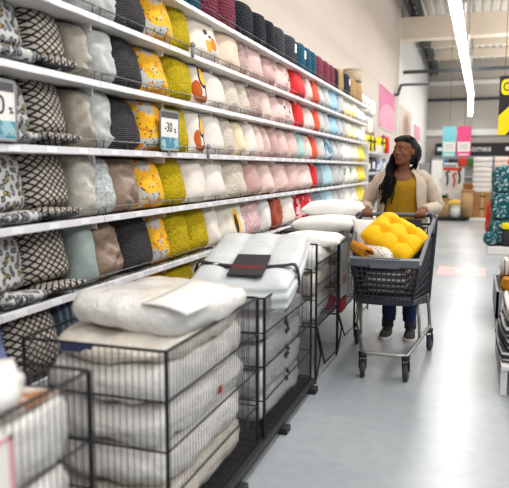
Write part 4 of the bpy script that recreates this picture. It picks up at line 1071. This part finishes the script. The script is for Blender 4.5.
flatpoly('yellow_badge', rrect(-.22, .60, .24, .20, .06), M['sign_yellow'])
o = text_mesh('writing', 'O', .15, M['sign_black'], t, (-.27, -.004, .60), (R_(90), 0, 0), .001, sx=.8)
flatpoly('yellow_stripe', [(-hw, .0), (-hw + .09, .0), (hw, .74), (hw - .02, .74), (.04, .64), (-hw, .24)], M['sign_yellow'])
for xx in (-.3, .3):
    bm = bmesh.new(); tube(bm, [(xx, .02, hh), (xx, .02, 4.6)], .004, 5); build('hanging_wire', bm, M['wire'], t)
# aqua and pink hanging boards
def board(x0, x1, m, lab):
    t = thing('hanging_board', lab, 'sign', ((x0 + x1) / 2, 17, 1.70), group='aqua and pink boards')
    w = (x1 - x0) / 2
    boxo('board', (-w, w, 0, .02, 0, .74), m, t)
    boxo('white_box', (-w + .02, w - .01, -.004, 0, .12, .36), M['paper'], t)
    for k in range(3): boxo('writing_line', (-w * .6, w * .6, -.006, -.004, .19 + .05 * k, .2 + .05 * k), M['greyplastic'], t)
    boxo('white_strip', (-w * .7, w * .7, -.004, 0, .035, .07), M['paper'], t)
    bm = bmesh.new(); tube(bm, [(0, .01, .74), (0, .01, 4.72)], .004, 5); build('hanging_wire', bm, M['wire'], t)
board(-.79, -.47, M['aqua'], 'aqua blue hanging board with a white box, left of the pink one')
board(-.45, -.12, M['pinkb'], 'bright pink hanging board with a white box, right of the aqua one')
# posters on the left wall
def poster(y0, y1, z0, z1, m, lab):
    xw = (-2.36 if y0 > 21.2 else -2.42) + .004
    t = thing('poster', lab, 'poster', (xw, (y0 + y1) / 2, z0), group='posters on the left wall')
    h = (y1 - y0) / 2
    boxo('print', (.012, .02, -h, h, 0, z1 - z0), m, t)
    boxo('backing', (.0, .012, -h - .03, h + .03, -.03, z1 - z0 + .03), M['white_box'], t)
poster(17.2, 20.6, 2.5, 3.6, M['pinkposter'], 'large pink poster on the beige wall above the yellow bags')
poster(21.4, 25.6, 2.45, 3.45, M['photo_poster'], 'brown toned photo poster between the two pink posters')
poster(26.8, 29.6, 2.55, 3.15, M['pinkposter'], 'smallest pink poster on the far white wall')

# ------------------------------------------------------------------ second shelving run with yellow bags
def far_bay(y0, lab):
    t = thing('shelving_bay', lab, 'shelving', (0, y0, 0), group='far shelving bays past the cushions')
    boxo('back_panel', (XB, XB + .02, 0, 1.85, 0, 3.0), M['shelf'], t)
    boxo('upright', (XB + .02, XF, 0, .03, 0, 1.9), M['shelf'], t)
    for z in (1.72, 1.33, .93, .5, .12):
        s = boxo('shelf', (XB + .02, XF, .03, 1.85, z - .03, z), M['shelf'], t)
        boxo('price_rail', (XF, XF + .01, .03, 1.85, z - .035, z + .015), M['rail'], s)
    return t
far_bay(12.15, 'far white shelving bay with the yellow bags, right after the cushions'); far_bay(14.05, 'farthest white shelving bay on the left wall')
def nylon_bag(y, w, lab, x=-2.05, h=.33):
    t = thing('carry_bag', lab, 'bag', (x, y, 1.722), group='yellow bags on the far shelf')
    build('bag_body', softbox_bm(.3, w, h, y, 12, .4, .015, 6), M['yelbag'], t, True)
    for dy in (-w * .25, w * .25): boxo('strap', (.135, .16, dy - .02, dy + .02, .03, h - .03), M['black'], t)
    bm = bmesh.new(); tube(bm, rod_curve([(.12, -w * .25, h - .03), (.14, 0, h + .05), (.12, w * .25, h - .03)], 6), .012, 8); build('handle', bm, M['black'], t, True)
    boxo('zip_band', (.14, .162, -w * .46, w * .46, h * .62, h * .7), M['black'], t)
nylon_bag(12.85, 1.0, 'bright yellow bag with black straps nearest on the far shelf')
nylon_bag(14.5, .85, 'bright yellow bag farther along the shelf beside the red bundle', h=.36)
bag('bundle', -2.05, 15.35, 1.722, .3, .5, .42, M['redcloth'], 'red bundle on the far shelf right after the yellow bags', 'fabric', None, 120, puff=.5).data.materials[0] = K['red']['m']
for i, (y, z, w, h, m, lab) in enumerate(((12.5, 1.33, .5, .26, 'label_dark', 'black box below the nearest yellow bag'), (13.1, 1.33, .55, .3, 'label_dark', 'second black box below the nearest yellow bag'), (13.8, 1.33, .5, .24, 'bluebox', 'blue box after the black boxes below the yellow bags'), (14.7, 1.33, .6, .3, 'bluebox', 'blue and white box below the farther yellow bag'), (12.6, .93, .6, .3, 'label_dark', 'black box on the second far shelf below the bags'), (13.4, .93, .6, .28, 'label_dark', 'second black box on the second far shelf below the bags'), (14.6, .93, .7, .3, 'white_box', 'white box on the second far shelf, far end'))):
    t = thing('carton', lab, 'box', (-2.06, y, z + .001), group='cartons on the far shelves')
    boxo('carton_body', (-.15, .15, -w / 2, w / 2, 0, h), M[m], t, .008)
    boxo('front_print', (.151, .153, -w * .3, w * .3, h * .25, h * .7), M['white_box'] if m != 'white_box' else M['bluebox'], t)
for i in range(9):
    y = 12.45 + i * .38
    for j in range(2):
        t = thing('hanging_pack', f"{('upper', 'lower')[j]} row white hanging pack above the yellow bags, number {i + 1} from the cushions", 'pack', (-2.3, y, 2.2 + .42 * (1 - j)), group='white packs hanging above the yellow bags')
        ws = 'first second third fourth fifth sixth seventh eighth ninth'.split()[i]
        t['label'] = f"white hanging pack above the yellow bags, {('upper', 'lower')[j]} row, {ws} from the cushions"
        build('pack_body', softbox_bm(.07, .3, .34, i + j * 20, 6, .25, .01, 8), M['white_box'] if (i + j) % 3 else M['duvet3'], t, True)
        bm = bmesh.new(); tube(bm, [(-.045, 0, .36), (.02, 0, .37)], .008, 6); build('hook', bm, M['greyplastic'], t)
# ------------------------------------------------------------------ background goods
tag(boxo('plinth', (-.95, -.2, 18.3, 19.2, 0, .09), M['black'], bevel=.01), 'low black plinth under baskets in the background', 'plinth')
tag(boxo('plinth', (-.1, 1.6, 18.5, 19.6, 0, .07), M['white_box'], bevel=.01), 'low white plinth under the brown boxes in the background', 'plinth')
def basket(x, y, r, h, z, m, lab, e=2):
    t = thing('basket', lab, 'basket', (x, y, z), group='baskets in the background')
    bm = bmesh.new(); loft(bm, [ering((0, 0, 0), r * .9, r * .9, 24, e=e), ering((0, 0, h * .5), r * 1.02, r * 1.02, 24, e=e), ering((0, 0, h), r, r, 24, e=e), ering((0, 0, h - .02), r * .9, r * .9, 24, e=e), ering((0, 0, h * .3), r * .85, r * .85, 24, e=e)]); build('basket_body', bm, m, t, True)
    bm = bmesh.new(); tube(bm, [Vector(p) for p in ering((0, 0, h), r, r, 24, e=e)] + [Vector(ering((0, 0, h), r, r, 24, e=e)[0])], .018, 6); build('basket_rim', bm, m, t, True)
basket(-.78, 18.5, .15, .5, .091, M['kraft_l'], 'square wicker basket at the left on the black plinth', 6)
basket(-.47, 18.45, .13, .32, .091, M['white_box'], 'white round pot on the black plinth')
basket(-.17, 18.7, .16, .72, .091, M['kraft_l'], 'tall pale woven basket at the end of the black plinth', 3)
bag('folded_cloth', -.50, 18.45, .42, .34, .3, .14, M['yelbag'], 'pale yellow cloth on the white round pot', 'fabric', None, 130, puff=.6).data.materials[0] = K['butter']['m']
bpy.data.objects['folded_cloth.002'].data.materials[0] = mat('soft_yellow_cloth', (240, 206, 110), .9)
t = thing('potted_plant', 'small green plant in the wicker basket in the background', 'plant', (-.76, 18.5, .45))
bm = bmesh.new()
for k in range(60):
    a = rnd.uniform(0, 2 * PI); e = rnd.uniform(.2, 1.3); L = rnd.uniform(.12, .26)
    d = Vector((math.cos(a) * math.cos(e), math.sin(a) * math.cos(e), math.sin(e)))
    sidev = d.cross(Vector((0, 0, 1))).normalized() * .03
    p0 = Vector((0, 0, .08)) + d * .03; pm = p0 + d * L * .5; p1 = p0 + d * L + Vector((0, 0, -.03))
    vs = [bm.verts.new(q) for q in (p0, pm + sidev, p1, pm - sidev)]; bm.faces.new(vs)
build('leaves', bm, M['green'], t, True)
bm = bmesh.new(); loft(bm, [ering((0, 0, 0), .06, .06, 16), ering((0, 0, .12), .08, .08, 16)]); build('pot', bm, M['kraft'], t)
# tall white cabinet with hooks
t = thing('display_cabinet', 'white display panel with dark hanging tools behind the plant', 'display', (-.55, 19.1, 0))
boxo('panel', (-.33, .27, 0, .3, 0, 1.42), M['white_box'], t, .01)
for k, (x, z, c) in enumerate(((-.18, .95, 'black'), (.0, .9, 'redcloth'), (.14, 1.0, 'black'))):
    bm = bmesh.new(); tube(bm, rod_curve([(x, -.03, z), (x + .02, -.03, z + .18), (x - .02, -.03, z + .33), (x + .06, -.03, z + .38)], 5), (.028, .02), 8); build('hanging_tool', bm, M[c], t, True)
boxo('red_strip', (-.3, .2, -.02, .0, 1.36, 1.42), M['redcloth'], t)
# brown cartons
for i, (x, z, w, h, lab) in enumerate(((.2, .071, .48, .34, 'brown carton at bottom, left of two by the white plinth'), (.7, .071, .48, .34, 'brown carton at bottom, right of two by the white plinth'), (.2, .413, .48, .34, 'brown carton stacked on the bottom left carton'), (.7, .413, .48, .34, 'brown carton stacked on the bottom right carton'), (-.1, .81, .0, .0, ''))):
    if not lab: continue
    t = thing('carton', lab, 'box', (x + .02, 18.95, z), group='brown cartons in the background')
    boxo('carton_body', (-w / 2, w / 2, -.2, .2, 0, h), M['kraft'], t, .008)
    boxo('tape', (-.03, .03, -.2015, -.199, 0, h), M['kraft_l'], t)
    boxo('hand_hole', (-.07, .07, -.2015, -.199, h * .68, h * .78), M['black'], t)
t = thing('carton', 'brown carton behind the tall woven basket', 'box', (-.12, 19.25, .0), group='brown cartons in the background')
boxo('carton_body', (-.17, .2, -.16, .2, 0, .98), M['kraft'], t, .008); boxo('lid_edge', (-.18, .21, -.17, .21, .9, .99), M['kraft'], t, .005)
# towel piles on the cartons
tz = .757
for i, (x, w, m) in enumerate(((.2, .5, 'towelw'), (.72, .46, 'towelp'))):
    for j in range(7):
        bag('folded_towel', x, 18.95, tz + j * .137, w, .42, .135, M['towelw'] if (i == 0 or j in (0, 1)) and not (i == 1 and j == 1) else M['towelp'], f"{('white', 'peach')[i]} pile folded towel, {'lowest second third fourth fifth sixth topmost'.split()[j]} of the {('left', 'right')[i]} pile on brown cartons", 'towel', 'folded towels on the brown cartons', 140 + i * 10 + j, puff=.2, amp=.006, n=6)
# far wall shelving band with dark header
t = thing('header_sign', 'long dark header sign with white lettering on the back wall', 'sign', (0, 33.6, 2.05))
boxo('board', (-1.9, 8, 0, .08, 0, .58), M['sign_black'], t)
text_mesh('writing', 'Homes', .42, M['paper'], t, (.1, -.01, .30), (R_(90), 0, 0))
for x0, x1 in ((-1.8, -1.3), (1.35, 2.6), (3.2, 4.4)): boxo('writing_line', (x0, x1, -.008, 0, .2, .38), M['rail'], t)
t = thing('wall_shelf_unit', 'dark shelf unit full of goods under the header sign on the back wall', 'shelving', (0, 33.3, 0))
boxo('unit_body', (-2.0, 8, .1, .6, 0, 2.0), M['greyplastic'], t)
for z in (.5, 1.0, 1.5): boxo('shelf', (-2.0, 8, -.1, .1, z - .03, z), M['shelf'], t)
for k in range(22):
    x = -1.9 + k * .44; z = 1.501
    bag('storage_box', x, 33.25, z, .38, .24, .3 + .1 * rnd.random(), M[('black', 'bluebox', 'label_dark', 'redcloth', 'green')[k % 5]], ('leftmost', 'second', 'third', 'fourth', 'fifth')[k // 5] + ' ' + ('black', 'blue', 'charcoal', 'red', 'green')[k % 5] + ' box from left on the back wall shelf', 'box', 'boxes on the back wall shelf', 170 + k, puff=.08, amp=.002, n=2)
# pale grey appliances behind the woman
for i, (x, w, h) in enumerate(((-1.75, .4, 1.6), (-1.3, .42, 1.75), (-.82, .45, 1.6))):
    t = thing('storage_locker', ('leftmost', 'middle', 'rightmost')[i] + ' pale grey locker in the background behind the woman', 'cabinet', (x, 24.5, 0), group='pale grey lockers')
    boxo('locker_body', (-w / 2, w / 2, 0, .5, 0, h), M['greyplastic'] if i < 2 else M['white_box'], t, .01)
    boxo('door', (-w / 2 + .02, w / 2 - .02, -.015, 0, .05, h - .05), M['white_box'] if i == 1 else M['greyplastic'], t, .005)
    bm = bmesh.new(); tube(bm, [(w * .3, -.03, h * .5), (w * .3, -.03, h * .6)], .01, 6); build('handle', bm, M['tube'], t)

# ------------------------------------------------------------------ light, world, camera
def area(name, loc, rot, sx, sy, e, c=(1, 1, 1)):
    l = bpy.data.lights.new(name, 'AREA'); l.shape = 'RECTANGLE'; l.size = sx; l.size_y = sy; l.energy = e; l.color = c
    o = bpy.data.objects.new(name, l); col.objects.link(o); o.location = loc; o.rotation_euler = rot
    return o
area('aisle_lamp', (-.3, 7.0, 5.0), (0, 0, 0), .6, 13, 215, (1, .985, .96))
area('aisle_lamp', (-.3, 23, 5.0), (0, 0, 0), .6, 18, 330, (1, .985, .96))
area('aisle_lamp', (3.4, 4.0, 4.6), (0, R_(24), 0), 1.2, 14, 260, (1, .985, .97))
area('aisle_lamp', (5.5, 22, 5.0), (0, R_(10), 0), 1.0, 22, 330, (1, .985, .97))
area('ceiling_fill', (2.5, 20, 4.3), (R_(180), 0, 0), 4, 26, 520, (1, .985, .96))  # unseen upward fill, added to brighten the roof deck and beams
area('aisle_lamp', (1.0, -2.5, 4.2), (R_(38), 0, R_(12)), 3, 2, 90, (.97, .985, 1))
w = bpy.data.worlds.new('world'); scene.world = w; w.use_nodes = True
w.node_tree.nodes['Background'].inputs[0].default_value = (.93, .96, 1, 1); w.node_tree.nodes['Background'].inputs[1].default_value = .36

F = 650.0
pitch = math.atan(76 / F); yaw = math.atan(220.5 / F * math.cos(pitch))
cd = bpy.data.cameras.new('camera'); cam = bpy.data.objects.new('camera', cd); col.objects.link(cam)
cam.location = (0, 0, 1.42); cam.rotation_euler = (PI / 2 - pitch, 0, yaw)
cd.sensor_width = 36; cd.lens = F / 509 * 36; cd.clip_end = 200
cd.dof.use_dof = True; cd.dof.focus_distance = 4.9; cd.dof.aperture_fstop = (cd.lens / 1000) / .021
scene.camera = cam
scene.view_settings.view_transform = 'Standard'
scene.view_settings.look = 'Medium High Contrast'
scene.view_settings.exposure = .02
